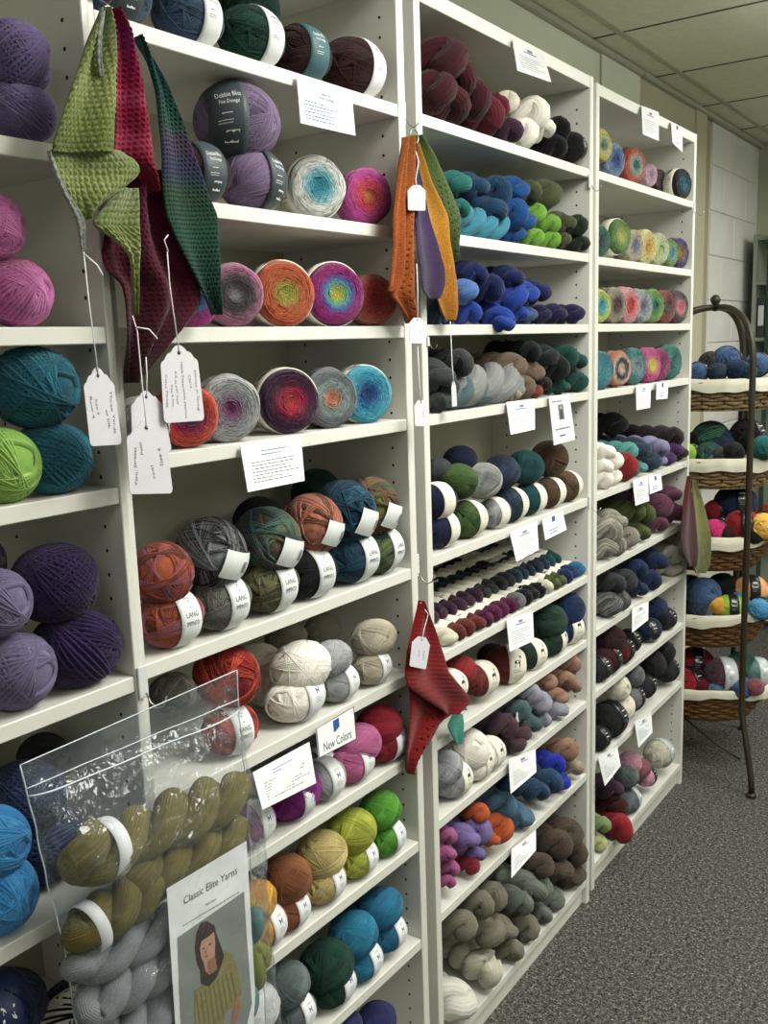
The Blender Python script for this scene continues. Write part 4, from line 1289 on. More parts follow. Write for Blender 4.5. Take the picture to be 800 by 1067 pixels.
hook(615, 530, .004, .9, 'adhesive hook halfway down the third post')
hook(724, 222, .004, .9, 'adhesive hook high on the last side panel of the row')
hook(717, 489, .004, .8, 'adhesive hook on the last side panel, above the burgundy and olive swatch')

M_GRN = knit_mat('green', [(.0, '5E6A36'), (.3, '7E8A4C'), (.5, '98A068'), (.7, '78844A'), (.95, '8A946C')], noise=.9)
M_GRY = knit_mat('grey', [(.2, '7C8078'), (.8, '9AA098')], noise=.8)
M_CRI = knit_mat('crimson', [(.05, '6A0A28'), (.2, '820E30'), (.28, 'A83A5A'), (.34, '7E0E30'), (.45, '8A1034'), (.52, 'A83C62'), (.58, '8E1036'), (.75, '8A1448'), (.85, '7A2058'), (.95, '7E0E30')], noise=.25)
M_BUR = knit_mat('burgundy', [(.2, '3A0C1A'), (.5, '4C1022'), (.8, '561630')], noise=.8)
M_TEA = knit_mat('teal', [(.05, '16352A'), (.3, '1C4636'), (.48, '28402E'), (.55, '2A3354'), (.65, '4A3850'), (.72, '234A3E'), (.85, '1C4440'), (.97, '1A3E3C')], noise=.18)
sw = drape('crocheted_swatch', [(8, 103, 111), (31, 93, 118), (62, 81, 120), (112, 64, 120.5), (142, 54, 120), (153, 51, 119.5), (159, 52, 119)], .058, M_GRN, None, .004, 1.3, .6, .0072, .0030, .0013)
tag(sw, 'green crocheted swatch with grey edging, hanging at the top of the first post', 'swatch', 'swatches hanging from hooks')
drape('edging', [(8, 104, 110), (35, 100, 106), (62, 100, 106), (80, 103, 107)], .064, M_GRY, sw, .001, 1, 0, .005, .0016, .0014)
drape('folded_flap', [(156, 50, 121), (166, 51, 143), (181, 57, 147), (197, 65, 127), (212, 73, 106), (229, 81, 88)], .050, M_GRN, sw, .003, 1.2, 2.0, .0072, .0030, .0013, lean=.006)
drape('edging', [(157, 49.5, 53), (166, 50, 56), (181, 56, 62), (197, 63, 69), (212, 71, 78), (229, 79, 88), (262, 84, 89)], .060, M_GRY, sw, .001, 1, 0, .005, .0016, .0014)
drape('hanging_corner', [(196, 121, 143), (215, 107, 144), (234.5, 92, 144), (247.5, 114, 144), (266, 132, 144), (295, 137, 142.5), (328, 137.5, 142)], .046, M_GRN, sw, .003, 1, .4, .0072, .0030, .0013)
sw = drape('knitted_swatch', [(9, 109, 121), (31, 117, 132), (60, 119, 139), (100, 120, 147), (140, 120.5, 154), (166, 120, 158), (180, 143, 160), (200, 157, 161)], .040, M_CRI, None, .005, .9, 2.4, .0062, .0024, .0013, style='knit')
tag(sw, 'crimson knitted swatch with pink stripes, folded beside the green swatch', 'swatch', 'swatches hanging from hooks')
drape('lower_panel', [(178, 128, 162), (215, 110, 172), (243, 104, 184), (266, 100, 196), (285, 107, 206), (295, 121, 208), (319, 126, 207), (342, 128, 190), (378, 130, 157), (399, 132.5, 137)], .022, M_BUR, sw, .006, 2.2, 1, .0062, .0020, .0015, style='knit')
sw = drape('knitted_swatch', [(38, 138, 143), (59, 146, 160), (95, 155, 178), (133, 160, 192), (166, 162, 202), (207, 164, 216), (226, 167, 223), (245, 176, 224), (278, 192, 225), (290, 199, 226), (312, 211, 226.5), (328, 222, 226.5)], .034, M_TEA, None, .007, .8, 1.1, .0056, .0022, .0013, style='knit')
tag(sw, 'teal, green and plum knitted swatch, outermost of the three on the first hook', 'swatch', 'swatches hanging from hooks')
# second hook
M_OR = knit_mat('rust_orange', [(.1, '8E4418'), (.5, 'A85824'), (.9, '9E5626')], noise=.9)
M_GO = knit_mat('gold', [(.1, 'A0641A'), (.5, 'C08428'), (.9, 'A87624')], noise=.9)
M_PU = knit_mat('violet', [(.1, '3A2A4A'), (.5, '4A3860'), (.9, '3E3054')], noise=.9)
M_MO = knit_mat('mossgreen', [(.1, '3A4A26'), (.5, '56693A'), (.9, '4A5E30')], noise=.9)
sw = drape('knitted_swatch', [(143, 419, 429), (170, 415, 430), (200, 410, 431), (240, 408, 430), (290, 404, 433), (306, 402, 434), (320, 413, 434), (337, 423, 431)], .040, M_OR, None, .005, 1.6, 0, .0040, .0012, .0014, lace=1, style='knit')
tag(sw, 'rust orange lacy knitted swatch hanging from the ring on the second post', 'swatch', 'swatches hanging from hooks')
drape('folded_edge', [(150, 419, 423), (200, 411, 420), (230, 408, 420), (262, 407.5, 420), (290, 404, 419), (304, 403, 409)], .052, M_OR, sw, .003, 1.2, 0, .0046, .0016, .0014, style='knit')
sw = drape('knitted_swatch', [(150, 428, 431), (190, 429, 440), (225, 428, 446), (260, 431, 456), (280, 434, 461), (295, 436, 461), (306, 438, 459), (311, 446, 455)], .034, M_PU, None, .005, .8, 1, .0044, .0012, .0015, style='knit')
tag(sw, 'violet knitted swatch tucked between the orange and the gold swatch', 'swatch', 'swatches hanging from hooks')
sw = drape('knitted_swatch', [(150, 428, 434), (190, 434, 447), (225, 444, 464), (236, 446, 465), (250, 452, 466), (290, 455, 473), (310, 455, 475), (325, 461, 475), (334, 466, 471)], .024, M_GO, None, .004, .9, 2, .0044, .0012, .0015, style='knit')
tag(sw, 'golden yellow knitted swatch behind the violet one on the second post', 'swatch', 'swatches hanging from hooks')
sw = drape('knitted_swatch', [(141, 429, 435), (160, 433, 449), (180, 436, 459), (200, 441, 469), (225, 447, 480), (240, 458, 479), (255, 464, 476), (271, 470, 474)], .014, M_MO, None, .005, .9, 3, .0044, .0012, .0015, lace=1, style='knit')
tag(sw, 'moss green lacy knitted swatch, outermost on the second post', 'swatch', 'swatches hanging from hooks')
# red swatch with a green back
M_RE = knit_mat('redwool', [(.1, '6E1014'), (.5, '8A1619'), (.9, '80141A')], noise=.8)
M_AQ = knit_mat('aquawool', [(.1, '2E8A7A'), (.9, '5AA898')], noise=.8)
sw = drape('knitted_swatch', [(626, 436, 440), (650, 430, 449), (675, 423, 457), (700, 419, 464), (715, 422, 477), (730, 442, 489), (736, 452, 482), (744, 462, 474)], .040, M_RE, None, .005, 1.1, 0, .0060, .0013, .0015, style='ridge')
tag(sw, 'red knitted swatch with a green back, hanging low on the second post', 'swatch', 'swatches hanging from hooks')
drape('lower_panel', [(703, 419, 440), (718, 424, 468), (740, 425, 480), (752, 424, 462), (770, 422.5, 452), (790, 421, 436), (803, 424, 429), (806, 425, 427)], .026, M_RE, sw, .004, 1.4, 1, .0060, .0013, .0015, lace=1, style='ridge')
drape('green_backing', [(628, 439, 441), (650, 447, 450), (675, 455, 459), (700, 462, 467), (730, 474, 483), (740, 480, 486)], .020, M_AQ, sw, .001, 1, 0, .0044, .001, .0016, style='knit')
drape('green_corner', [(744, 472, 482), (756, 465, 483), (765, 469, 482), (775, 474, 480)], .018, M_AQ, sw, .002, 1, 0, .0044, .001, .0014, style='knit')
# swatch on the last side panel
M_OL = knit_mat('olivegold', [(.1, '5A5E2A'), (.5, '828444'), (.9, '74763C')], noise=.9)
M_DR = knit_mat('darkred', [(.1, '3E1014'), (.9, '54171B')], noise=.8)
sw = drape('knitted_swatch', [(496, 716, 719), (510, 713, 720), (530, 710, 723), (560, 707, 725), (575, 709, 726), (590, 716, 724)], .040, M_DR, None, .004, 1, 0, .006, .0012, .0022, style='knit')
tag(sw, 'burgundy and olive knitted swatch hanging from the end of the last bookcase', 'swatch', 'swatches hanging from hooks')
drape('olive_panel', [(500, 719, 722), (520, 720, 730), (545, 721, 736), (560, 722, 739), (580, 722, 739), (590, 720, 738), (597, 724, 733)], .034, M_OL, sw, .004, 1, 1, .006, .0012, .0022, style='knit')

# ------------------------------------------------------------------ paper tags on strings
def quad(c, X, X2=None):
    X2 = X if X2 is None else X2
    tl, tr, br, bl_ = [at(p[0], p[1], x) for p, x in zip(c, (X, X, X2, X2))]
    return lambda u, v, e=0: (tl.lerp(tr, u)).lerp(bl_.lerp(br, u), 1 - v) + nrm_(tl, tr, bl_) * e
def nrm_(tl, tr, bl_):
    n = (tr - tl).cross(bl_ - tl).normalized(); return -n if n.x < 0 else n
def slab(fn, outline, t, mat, name, parent=None):
    n = len(outline); V = [fn(u, v, t / 2) for u, v in outline] + [fn(u, v, -t / 2) for u, v in outline]
    F = [tuple(range(n)), tuple(range(2 * n - 1, n - 1, -1))] + [(i, n + i, n + (i + 1) % n, (i + 1) % n) for i in range(n)]
    return obj(name, mesh(name, V, F, mat, False), parent)
TAGO = [(.0, .06), (.02, .02), (.07, 0), (.93, 0), (.98, .02), (1, .06), (1, .76), (.97, .80), (.9, .82), (.86, .86), (.8, .9), (.72, .91), (.66, .955), (.58, .99), (.5, 1), (.42, .99), (.34, .955), (.28, .91), (.2, .9), (.14, .86), (.1, .82), (.03, .80), (0, .76)]
def paper_tag(c, X, label, string, words, X2=None, plain_top=False, mat=None):
    fn = quad(c, X, X2)
    ol = TAGO if not plain_top else [(0, .04), (.05, 0), (.95, 0), (1, .04), (1, .78), (.7, 1), (.3, 1), (0, .78)]
    o = slab(fn, ol, .0007, mat or M_TAG, 'paper_tag'); tag(o, label, 'tag', 'price and pattern tags on strings')
    P = Print(); P.poly([(.5 + .045 * math.cos(q * PI / 5), .90 + .028 * math.sin(q * PI / 5)) for q in range(10)], 0)
    P.build(lambda u, v: fn(u, v, .0006), 'eyelet', [M_HOLE], o); P = Print()
    for t, u, v, h, rot, k in words: P.text(t, u, v, h, k, rot, 1.0, .12)
    if words: P.build(lambda u, v: fn(u, v, .0006), 'handwriting', [M_INKP], o)
    m = MB(); pts = [at(*p) for p in string] + [fn(.5, .9, .001)]
    m.tube(pts, .0008, 5); m.build('string', M_STR, o, True)
    return o
D90 = -PI / 2
paper_tag([(85, 384), (116, 382), (127, 463), (94, 465)], .052, 'scalloped tag hanging from the grey edging of the green swatch', [(87, 262, .055), (92, 310, .055)],
          [('Three Yards', .80, .42, .11, D90, 0), ('of Silk', .62, .34, .10, D90, 0), ('Size 5', .32, .50, .09, D90, 0), ('Row 4', .15, .50, .11, D90, 0)])
paper_tag([(166, 361), (204, 358), (213, 438), (171, 441)], .052, 'scalloped tag hanging from the teal swatch, covered in handwriting', [(174, 262, .048), (177, 300, .048)],
          [('Stones in String', .86, .40, .085, D90, 0), ('Clara', .70, .52, .085, D90, 0), ('100% Superwash Merino', .52, .42, .075, D90, 0), ('6.5 st per inch', .34, .45, .075, D90, 0), ('Size 6 mm', .22, .35, .07, D90, 0), ('Color Parade', .08, .42, .08, D90, 0)])
paper_tag([(136, 408), (166, 406), (179, 470), (138, 474)], .046, 'blank scalloped tag partly behind the frontmost tag of the green swatch', [(152, 372, .04), (153, 390, .044)], [])
paper_tag([(131, 439), (171, 437), (180, 514), (135, 515)], .062, 'frontmost scalloped tag, hanging from the point of the green swatch', [(138, 329, .05), (143, 345, .055), (148, 400, .058)],
          [('Yarn: Streets', .20, .38, .10, PI / 2, 0), ('Petal', .36, .62, .09, PI / 2, 0), ('cowl', .60, .30, .10, PI / 2, 0), ('Size 6', .82, .50, .11, PI / 2, 0)])
for (a_, b_, c_), wh in zip((((88, 265, .056), (101, 276, .06), (107, 287, .062)), ((142, 341, .056), (155, 343, .06), (164, 353, .062)), ((175, 262, .05), (171, 250, .055), (175, 245, .05))), ('grey edging of the green swatch', 'lowest point of the green swatch', 'edge of the teal swatch')):
    m = MB(); m.tube([at(*a_), at(*b_), at(*c_)], .0009, 5)
    tag(m.build('string_end', M_STR, None, True), 'loose white string end at the ' + wh, 'string')
paper_tag([(424.5, 193), (443, 193), (443, 219.5), (425, 219)], .056, 'small white tag at the top of the rust orange swatch', [(430, 147, .045), (436, 168, .05), (433, 187, .055)], [('Tweed', .72, .42, .12, D90, 0), ('lace', .4, .5, .1, D90, 0)], plain_top=True)
paper_tag([(426, 331), (442.5, 331), (444, 358), (427, 357.5)], .056, 'small white tag hanging level with the third shelf, below the violet swatch', [(434, 275, .05), (435, 300, .052)], [('lace', .6, .45, .1, D90, 0)], plain_top=True)
paper_tag([(431, 417), (445, 417), (446.5, 444), (432, 444)], .050, 'small white tag hanging lowest on the second post', [(435, 361, .05), (437, 400, .05)], [('Rust', .6, .45, .12, D90, 0)], plain_top=True)
paper_tag([(470, 398), (474.5, 397), (476, 423), (471, 424)], .030, 'narrow tag seen edge-on in front of the grey hanks', [(469, 335, .026), (471, 380, .028)], [], plain_top=True)
paper_tag([(430, 662), (449, 665), (443.5, 697.5), (426.5, 694)], .056, 'small white tag on the red knitted swatch', [(438, 628, .045), (446, 640, .05), (442, 655, .054)], [('Ripple', .7, .42, .12, D90, 0), ('cowl', .4, .46, .12, D90, 0)], plain_top=True)

# ------------------------------------------------------------------ cards hanging from the shelf edges
def card(c, u, kind, label, X=.004, X2=.030, glossy=False):
    y = at(c[0][0], c[0][1], 0).y; f = front_x(u, y)
    fn = quad(c, f + X, f + X2)
    o = slab(fn, [(0, 0), (1, 0), (1, 1), (0, 1)], .0016, M_SLEEVE if kind == 'blank' else M_PAPER, 'sign_card')
    tag(o, label, 'sign', 'information cards on the shelf edges')
    wdt = (fn(1, 0) - fn(0, 0)).length; hgt = (fn(0, 1) - fn(0, 0)).length; asp = hgt / wdt
    P = Print()
    T_ = lambda t, u, v, h, k=0: [P.V.append((u + x * h * asp * .8, v + y * h)) for x, y in glyphs(t)[0]] and (P.F.extend([tuple(i + len(P.V) - len(glyphs(t)[0]) for i in f_) for f_ in glyphs(t)[1]]), P.M.extend([k] * len(glyphs(t)[1])))
    if kind == 'donegal':
        T_('Debbie Bliss', .5, .72, .09, 1); T_('Fine Donegal', .5, .63, .10, 1); P.lines(.1, .7, .5, 6, .075, .018, 1, 3)
    elif kind == 'info': P.rect(.42, .58, .78, .86, 3); P.lines(.3, .7, .72, 1, .1, .03, 1, 2); P.lines(.12, .9, .54, 6, .075, .017, 3, 5)
    elif kind == 'info2': P.lines(.3, .75, .80, 2, .08, .022, 1, 2); P.lines(.12, .92, .58, 7, .07, .016, 0, 6)
    elif kind == 'logo': P.poly([(.42, .66), (.42, .92), (.58, .95), (.58, .69)], 1); P.lines(.22, .85, .3, 2, .14, .05, 1, 7)
    elif kind == 'photo':
        P.rect(.36, .62, .48, .80, 4); P.rect(.44, .54, .50, .70, 5); P.poly([(.49 + .05 * math.cos(q), .73 + .035 * math.sin(q)) for q in (0, 1, 2, 3, 4, 5)], 6); P.lines(.1, .9, .86, 1, .1, .03, 3, 1); P.lines(.15, .85, .28, 1, .1, .035, 3, 2); P.lines(.3, .7, .14, 1, .1, .03, 0, 3)
    elif kind == 'new':
        T_('New Colors', .5, .12, .40, 0); P.poly([(.42, .56), (.42, .92), (.58, .93), (.58, .57)], 1); P.poly([(.46, .62), (.50, .74), (.54, .62)], 2)
        for a_ in ((0, 1, 0, .02), (0, 1, .98, 1), (0, .012, 0, 1), (.988, 1, 0, 1)): P.rect(*a_, 0)
    P.build(lambda u_, v_: fn(u_, v_, .0013), 'print', [M_INK, M_INKB, M_PAPER, M_INKG, plain('photo_grey', hexc('6A6E70'), .5), plain('photo_coat', hexc('2A2A30'), .5), plain('photo_skin', hexc('C89A80'), .5)], o)
    return o
card([(308.7, 78.7), (366, 97), (370, 141.5), (313, 128.5)], 2, 'donegal', 'white card on the first shelf of the second bookcase, under the maroon ball')
card([(250, 464.5), (313, 454.5), (317, 501), (258, 513)], 2, 'info2', 'glossy white card under the row of yarn cakes, second bookcase')
card([(263, 805), (322, 773), (329, 816), (273, 844)], 2, 'info2', 'large white printed card in front of the magenta purple balls')
card([(329, 759), (368, 736), (371, 770), (332, 790)], 2, 'new', 'framed card reading New Colors beside the pink balls', .006, .02)
card([(533.6, 40.7), (565.8, 56.4), (574, 86), (539, 73.7)], 3, 'info', 'white card hanging at the top board of the third bookcase')
card([(527.5, 419), (556.7, 415.5), (557, 447.5), (532, 453)], 3, 'info', 'square card under the brown hanks, fourth shelf of the third bookcase')
card([(571.5, 413), (592.5, 410.5), (599, 458), (577, 464)], 3, 'photo', 'tall card with a small photograph, fourth shelf of the third bookcase')
card([(531, 555), (559, 543), (561, 573), (538, 585.5)], 3, 'info', 'card with printed lines above the mini skeins')
card([(564.6, 541), (585.6, 532.5), (590, 552), (568, 563)], 3, 'logo', 'small card with a blue emblem above the mini skeins')
card([(527.6, 646), (554.7, 636.7), (556, 667.7), (531, 679)], 3, 'info', 'card under the mini skeins, third bookcase')
card([(529.6, 791), (557.5, 780.5), (558.4, 804.5), (532, 827)], 3, 'info', 'card on the eighth shelf edge of the third bookcase, above the blue hanks')
card([(532.7, 884.6), (558, 865), (558, 886), (532.7, 915)], 3, 'info', 'lowest card on the third bookcase, above the taupe hanks')
card([(668, 110), (686, 117), (686, 147), (669.5, 140)], 4, 'info', 'card on the top board of the fourth bookcase, above the orange-rimmed cake')
card([(698.7, 127), (710.7, 133), (710.7, 158.7), (700.5, 149)], 4, 'logo', 'narrow card with blue emblem at the far end of the fourth top board')
card([(662.5, 402), (678, 400), (677, 425), (663, 427.5)], 4, 'info', 'card with printed lines under the pink and yellow cake, fourth bookcase')
card([(684, 399), (696, 397.4), (695, 415.4), (683.5, 416.5)], 4, 'logo', 'small emblem card under the magenta cake, fourth bookcase')
card([(659, 500.6), (675, 497), (676, 522), (662, 527)], 4, 'info', 'card under the seafoam hank, fifth shelf of the fourth bookcase')
card([(676, 496.5), (688, 493.5), (690, 510), (677, 515)], 4, 'logo', 'small emblem card on the fifth shelf of the fourth bookcase')
card([(658.5, 633.7), (675.3, 626.7), (675, 646), (658.5, 659)], 4, 'info', 'card on the seventh shelf edge of the fourth bookcase')
card([(622.5, 788), (642.7, 777), (646.4, 798), (630, 819)], 4, 'info', 'card at the near end of the ninth shelf, fourth bookcase')
card([(661, 752), (678, 742), (679.6, 763), (665, 779)], 4, 'info', 'card halfway along the ninth shelf, fourth bookcase')
card([(539, 730), (551.5, 730), (547, 752), (537.5, 752)], 3, 'logo', 'small paper label tucked on the greyed teal hanks', -.02, -.01)
# ------------------------------------------------------------------ zip bag of hanks on the first post
def plastic():
    m, nt, b, N = newmat('clear_plastic')
    out = nt.nodes['Material Output']; tr = N('ShaderNodeBsdfTransparent'); tr.inputs[0].default_value = (.97, .98, .99, 1)
    gl = N('ShaderNodeBsdfGlossy'); gl.inputs['Roughness'].default_value = .09; gl.inputs[0].default_value = (.9, .95, 1, 1)
    df = N('ShaderNodeBsdfDiffuse'); df.inputs[0].default_value = (.68, .76, .86, 1)
    tc = N('ShaderNodeTexCoord'); nz = N('ShaderNodeTexNoise'); nz.inputs['Scale'].default_value = 20; nz.inputs['Detail'].default_value = 3; nt.links.new(tc.outputs['Object'], nz.inputs['Vector'])
    bp = N('ShaderNodeBump'); bp.inputs['Strength'].default_value = .9; bp.inputs['Distance'].default_value = .03; nt.links.new(nz.outputs['Fac'], bp.inputs['Height'])
    nt.links.new(bp.outputs[0], gl.inputs['Normal'])
    fr = N('ShaderNodeLayerWeight'); fr.inputs[0].default_value = .25; nt.links.new(bp.outputs[0], fr.inputs['Normal'])
    ad = N('ShaderNodeMath'); ad.operation = 'MULTIPLY_ADD'; ad.inputs[1].default_value = .35; ad.inputs[2].default_value = .03; nt.links.new(fr.outputs['Fresnel'], ad.inputs[0])
    m1 = N('ShaderNodeMixShader'); m1.inputs[0].default_value = .03; nt.links.new(tr.outputs[0], m1.inputs[1]); nt.links.new(df.outputs[0], m1.inputs[2])
    m2 = N('ShaderNodeMixShader'); nt.links.new(ad.outputs[0], m2.inputs[0]); nt.links.new(m1.outputs[0], m2.inputs[1]); nt.links.new(gl.outputs[0], m2.inputs[2])
    nt.links.new(m2.outputs[0], out.inputs[0]); nt.nodes.remove(b)
    return m
M_PLA = plastic()
M_PLZ = plain('zip_plastic', hexc('C9D2DC'), .2, .6, .03, 20)
BAGX = .052
def bag_sheet(side):
    rows = [(0, 20, 797, 246, 698), (.22, 32, 850, 250, 765), (.5, 48, 915, 257, 850), (.75, 60, 965, 263, 925), (1.2, 78, 1060, 274, 1040), (1.6, 96, 1150, 284, 1150)]
    V = []; nu, nv = 40, 48
    for j in range(nv + 1):
        t = 1.6 * j / nv
        L = [np.interp(t, [r[0] for r in rows], [r[k] for r in rows]) for k in (1, 2, 3, 4)]
        for i in range(nu + 1):
            u = i / nu
            bul = (.066 if side > 0 else .022) * min(1, max(0, (t - .10) / .35)) ** .7 * (1 - (2 * u - 1) ** 10)
            wr = .0022 * math.sin(17 * u + 9 * t) + .0013 * math.sin(31 * t - 11 * u) + .001 * math.sin(53 * u * t + 2)
            A = at(L[0], L[1], BAGX); B = at(L[2], L[3], BAGX)
            V.append(A.lerp(B, u) + Vector((side * bul + side * .0015 + wr * min(1, t * 4), 0, 0)))
    W_ = nu + 1
    return V, [(j * W_ + i, (j + 1) * W_ + i, (j + 1) * W_ + i + 1, j * W_ + i + 1) for j in range(nv) for i in range(nu)], W_, nv
V, F, W_, nv = bag_sheet(1)
bag = obj('zip_bag', mesh('zip_bag', V, F, M_PLA)); tag(bag, 'clear plastic zip bag of olive and grey hanks hanging on the first post', 'bag')
Vb, Fb, _, _ = bag_sheet(-1); obj('back_sheet', mesh('back_sheet', Vb, Fb, M_PLA), bag)
z_ = MB()
for row in (3, 4): z_.tube([Vector(V[row * W_ + i]) + Vector((.001, 0, 0)) for i in range(W_)], .0012 if row == 4 else .0008, 5)
for col_ in (0, W_ - 1): z_.tube([Vector(V[j * W_ + col_]) for j in range(nv + 1)], .0009, 4)
z_.tube([Vector(V[i]) for i in range(W_)], .0009, 4)
z_.build('zip_closure', M_PLZ, bag, True)
def hank_between(p1, p2, r, col, label, seed, turns=1.5, x_=None, roll=0):
    A, B = at(*p1), at(*p2); d = B - A; L = d.length + 1.2 * r
    o = obj('yarn_hank', hank_mesh(seed, round(L / r, 1), turns, 96, .042), None, (A + B) / 2, scale=r); slot(o, wool(col, C_[col][1], (1.2, 1.6, 1.6), fine=30, tweed=1.5 if col == 'csilver' else 0))
    q = d.to_track_quat('X', 'Z'); o.rotation_mode = 'QUATERNION'; from mathutils import Quaternion
    o.rotation_quaternion = q @ Quaternion((1, 0, 0), math.radians(roll)); tag(o, label, 'yarn hank', 'hanks in the zip bag')
    return o
h1 = hank_between((92, 893, .066), (238, 828, .066), .037, 'colive', 'gold-olive twisted hank lying uppermost in the zip bag', 0, 2.0)
h2 = hank_between((150, 915, .070), (240, 870, .062), .034, 'colive', 'gold-olive twisted hank second from the top in the zip bag', 1, 1.5, roll=60)
h3 = hank_between((93, 967, .070), (150, 925, .070), .032, 'colive', 'short gold-olive hank at the left of the zip bag, above the grey hanks', 2, 1.0)
g1 = hank_between((88, 1004, .070), (172, 965, .070), .029, 'csilver', 'silver grey tweed hank just under the olive hanks', 3, 1.2)
g2 = hank_between((100, 1044, .074), (176, 1000, .070), .030, 'csilver', 'silver grey tweed hank, middle of three in the zip bag', 4, 1.4)
g3 = hank_between((110, 1085, .074), (190, 1040, .072), .032, 'csilver', 'silver grey tweed hank lowest in the zip bag', 0, 1.4)
hank_between((160, 1085, .076), (250, 1040, .066), .034, 'cteal', 'pale teal hank at the bottom of the zip bag, behind the leaflet', 1, 1.2)
hank_between((240, 1010, .055), (262, 960, .055), .022, 'cteal', 'pale teal hank at the side of the leaflet in the zip bag', 2, 1.0)
hank_between((246, 1045, .055), (268, 1000, .055), .024, 'colimeb', 'yellow olive hank at the side of the leaflet in the zip bag', 3, 1.0)
for hh in (h1, h3):
    m = MB(); m.lathe([(.96, -.26), (1.0, -.24), (1.02, 0), (1.0, .24), (.96, .26)], 32, axis='x'); b = m.build('label_band', M_PAPER, hh, True); b.location = (-2.45 if hh is h1 else -1.3, 0, 0)

x_ = hank_between((502, 322, -.06), (525, 336, .016), .026, 'cobalt', 'royal blue hank drooping over the shelf edge, third shelf of the third bookcase', 2, 1.3)
x_['group'] = 'yarn hanks on the third shelf of the third bookcase'
x_ = hank_between((632, 853, -.06), (648, 864, .012), .040, 'rredd', 'bright red hank jutting over the lowest shelf of the fourth bookcase', 3, 1.2)
x_['group'] = 'yarn hanks on the tenth shelf of the fourth bookcase'
x_ = hank_between((471, 985, -.142), (507, 1010, -.016), .044, 'ivory', 'ivory twisted hank at the near end of the lowest shelf, third bookcase', 4, 1.3)
x_['group'] = 'yarn hanks on the tenth shelf of the third bookcase'; x_.location.z = max(x_.location.z, .0757 + .045)
# leaflet with a printed photograph, inside the front of the bag
LX = .109
def lp(px, py, e=0): return at(px, py, LX) + Vector((e, 0, 0))
lf = obj('leaflet', None)
COL.objects.unlink(lf); bpy.data.objects.remove(lf)
def flat(name, pts, mats, e, parent, t=0):
    V = [lp(*p, e) for p in pts]; n = len(V)
    if t:
        V += [v - Vector((t, 0, 0)) for v in V]; F = [tuple(range(n)), tuple(range(2 * n - 1, n - 1, -1))] + [(i, n + i, n + (i + 1) % n, (i + 1) % n) for i in range(n)]
    else: F = [tuple(range(n))]
    return obj(name, mesh(name, V, F, mats, False), parent)
def zc(x, y): return 170 + x / 5.417, 870 + y / 5.417          # close-up coordinates of the leaflet
leaf = flat('leaflet', [zc(20, 305), zc(470, 35), zc(500, 560), zc(520, 900), zc(500, 1250), zc(90, 1400), zc(45, 700)], plain('leaflet_paper', hexc('F6F6F8'), .5), 0, None, .0006)
tag(leaf, 'white leaflet with a photograph of a woman in a knitted shawl', 'leaflet')
PHB = plain('print_grey', hexc('8B8F8C'), .45, .4, .05, 30); PHH = plain('print_hair', hexc('3E2A22'), .45, .4, .2, 60); PHS = plain('print_skin', hexc('C79A80'), .45); PHS2 = plain('print_skin_dark', hexc('A5745C'), .45)
PHL = plain('print_lips', hexc('9A3E3A'), .45); PHW = plain('print_shawl', hexc('8E8654'), .45, .3, .14, 90); PHW2 = plain('print_shawl_rib', hexc('6E6840'), .45)
PM = [PHB, PHH, PHS, PHS2, PHL, PHW, PHW2, M_INK, M_INKG]
P = Print()
def Z(pts, k, e=0): P.poly([(x, y) for x, y in pts], k); P.E += [e] * len(pts)
P.E = []
Z([(78, 580), (455, 318), (470, 560), (500, 950), (430, 1250), (110, 1340), (90, 900)], 0)
Z([(243, 483), (208, 500), (185, 555), (176, 640), (186, 720), (205, 765), (210, 840), (255, 855), (300, 800), (335, 720), (330, 640), (300, 560), (288, 510)], 1, 1)
Z([(285, 545), (292, 600), (290, 690), (300, 760), (262, 790), (238, 770), (225, 715), (212, 690), (206, 640), (214, 600), (250, 560)], 2, 2)     # face
Z([(246, 715), (290, 680), (302, 760), (290, 800), (250, 775)], 3, 3)      # neck shade
Z([(212, 600), (250, 575), (285, 545), (268, 520), (232, 530), (208, 570)], 1, 4)    # fringe
Z([(218, 640), (232, 632), (234, 638), (220, 647)], 1, 5); Z([(252, 618), (268, 606), (270, 612), (254, 625)], 1, 5)      # eyes
Z([(238, 640), (243, 664), (234, 670), (230, 664)], 3, 5)       # nose
Z([(229, 684), (246, 675), (250, 681), (236, 692)], 4, 5)       # mouth
Z([(255, 790), (300, 760), (318, 700), (328, 640), (345, 690), (330, 720), (300, 800), (262, 850), (225, 850)], 1, 5)
Z([(350, 655), (385, 670), (420, 760), (440, 900), (400, 960), (350, 1010), (330, 1100), (300, 1250), (180, 1290), (172, 880), (215, 845), (255, 855), (305, 800), (335, 700)], 5, 6)
for k in range(9):
    x = 180 + k * 24; Z([(x, 900 - k * 16), (x + 7, 895 - k * 16), (x + 40, 1180 - k * 34), (x + 32, 1188 - k * 34)], 6, 7)
Z([(405, 925), (425, 900), (435, 960), (408, 1060), (380, 1070)], 3, 7)
def zq(x, y, e=0): px, py = zc(x, y); return lp(px, py, .0003 + e * .00012)
me = mesh('print', [zq(x, y, e) for (x, y), e in zip(P.V, P.E)], P.F, PM, False, P.M); obj('printed_photograph', me, leaf)
P = Print(); P.E = []
ang = -math.atan2(210, 380)
def ltext(t, x, y, h, k, sx=1.0):
    V, F = glyphs(t); n = len(P.V); c, s = math.cos(ang), math.sin(ang)
    for a, b in V:
        a *= h * sx; b *= h; P.V.append((x + a * .875, y + a * -.51 - b * 1.0))
    P.F += [tuple(i + n for i in f) for f in F]; P.M += [k] * len(F)
ltext('Classic Elite Yarns', 265, 306, 62, 0, .76); ltext('BRITISH', 268, 385, 18, 0, 1.1)
R_ = random.Random(3); x = 110
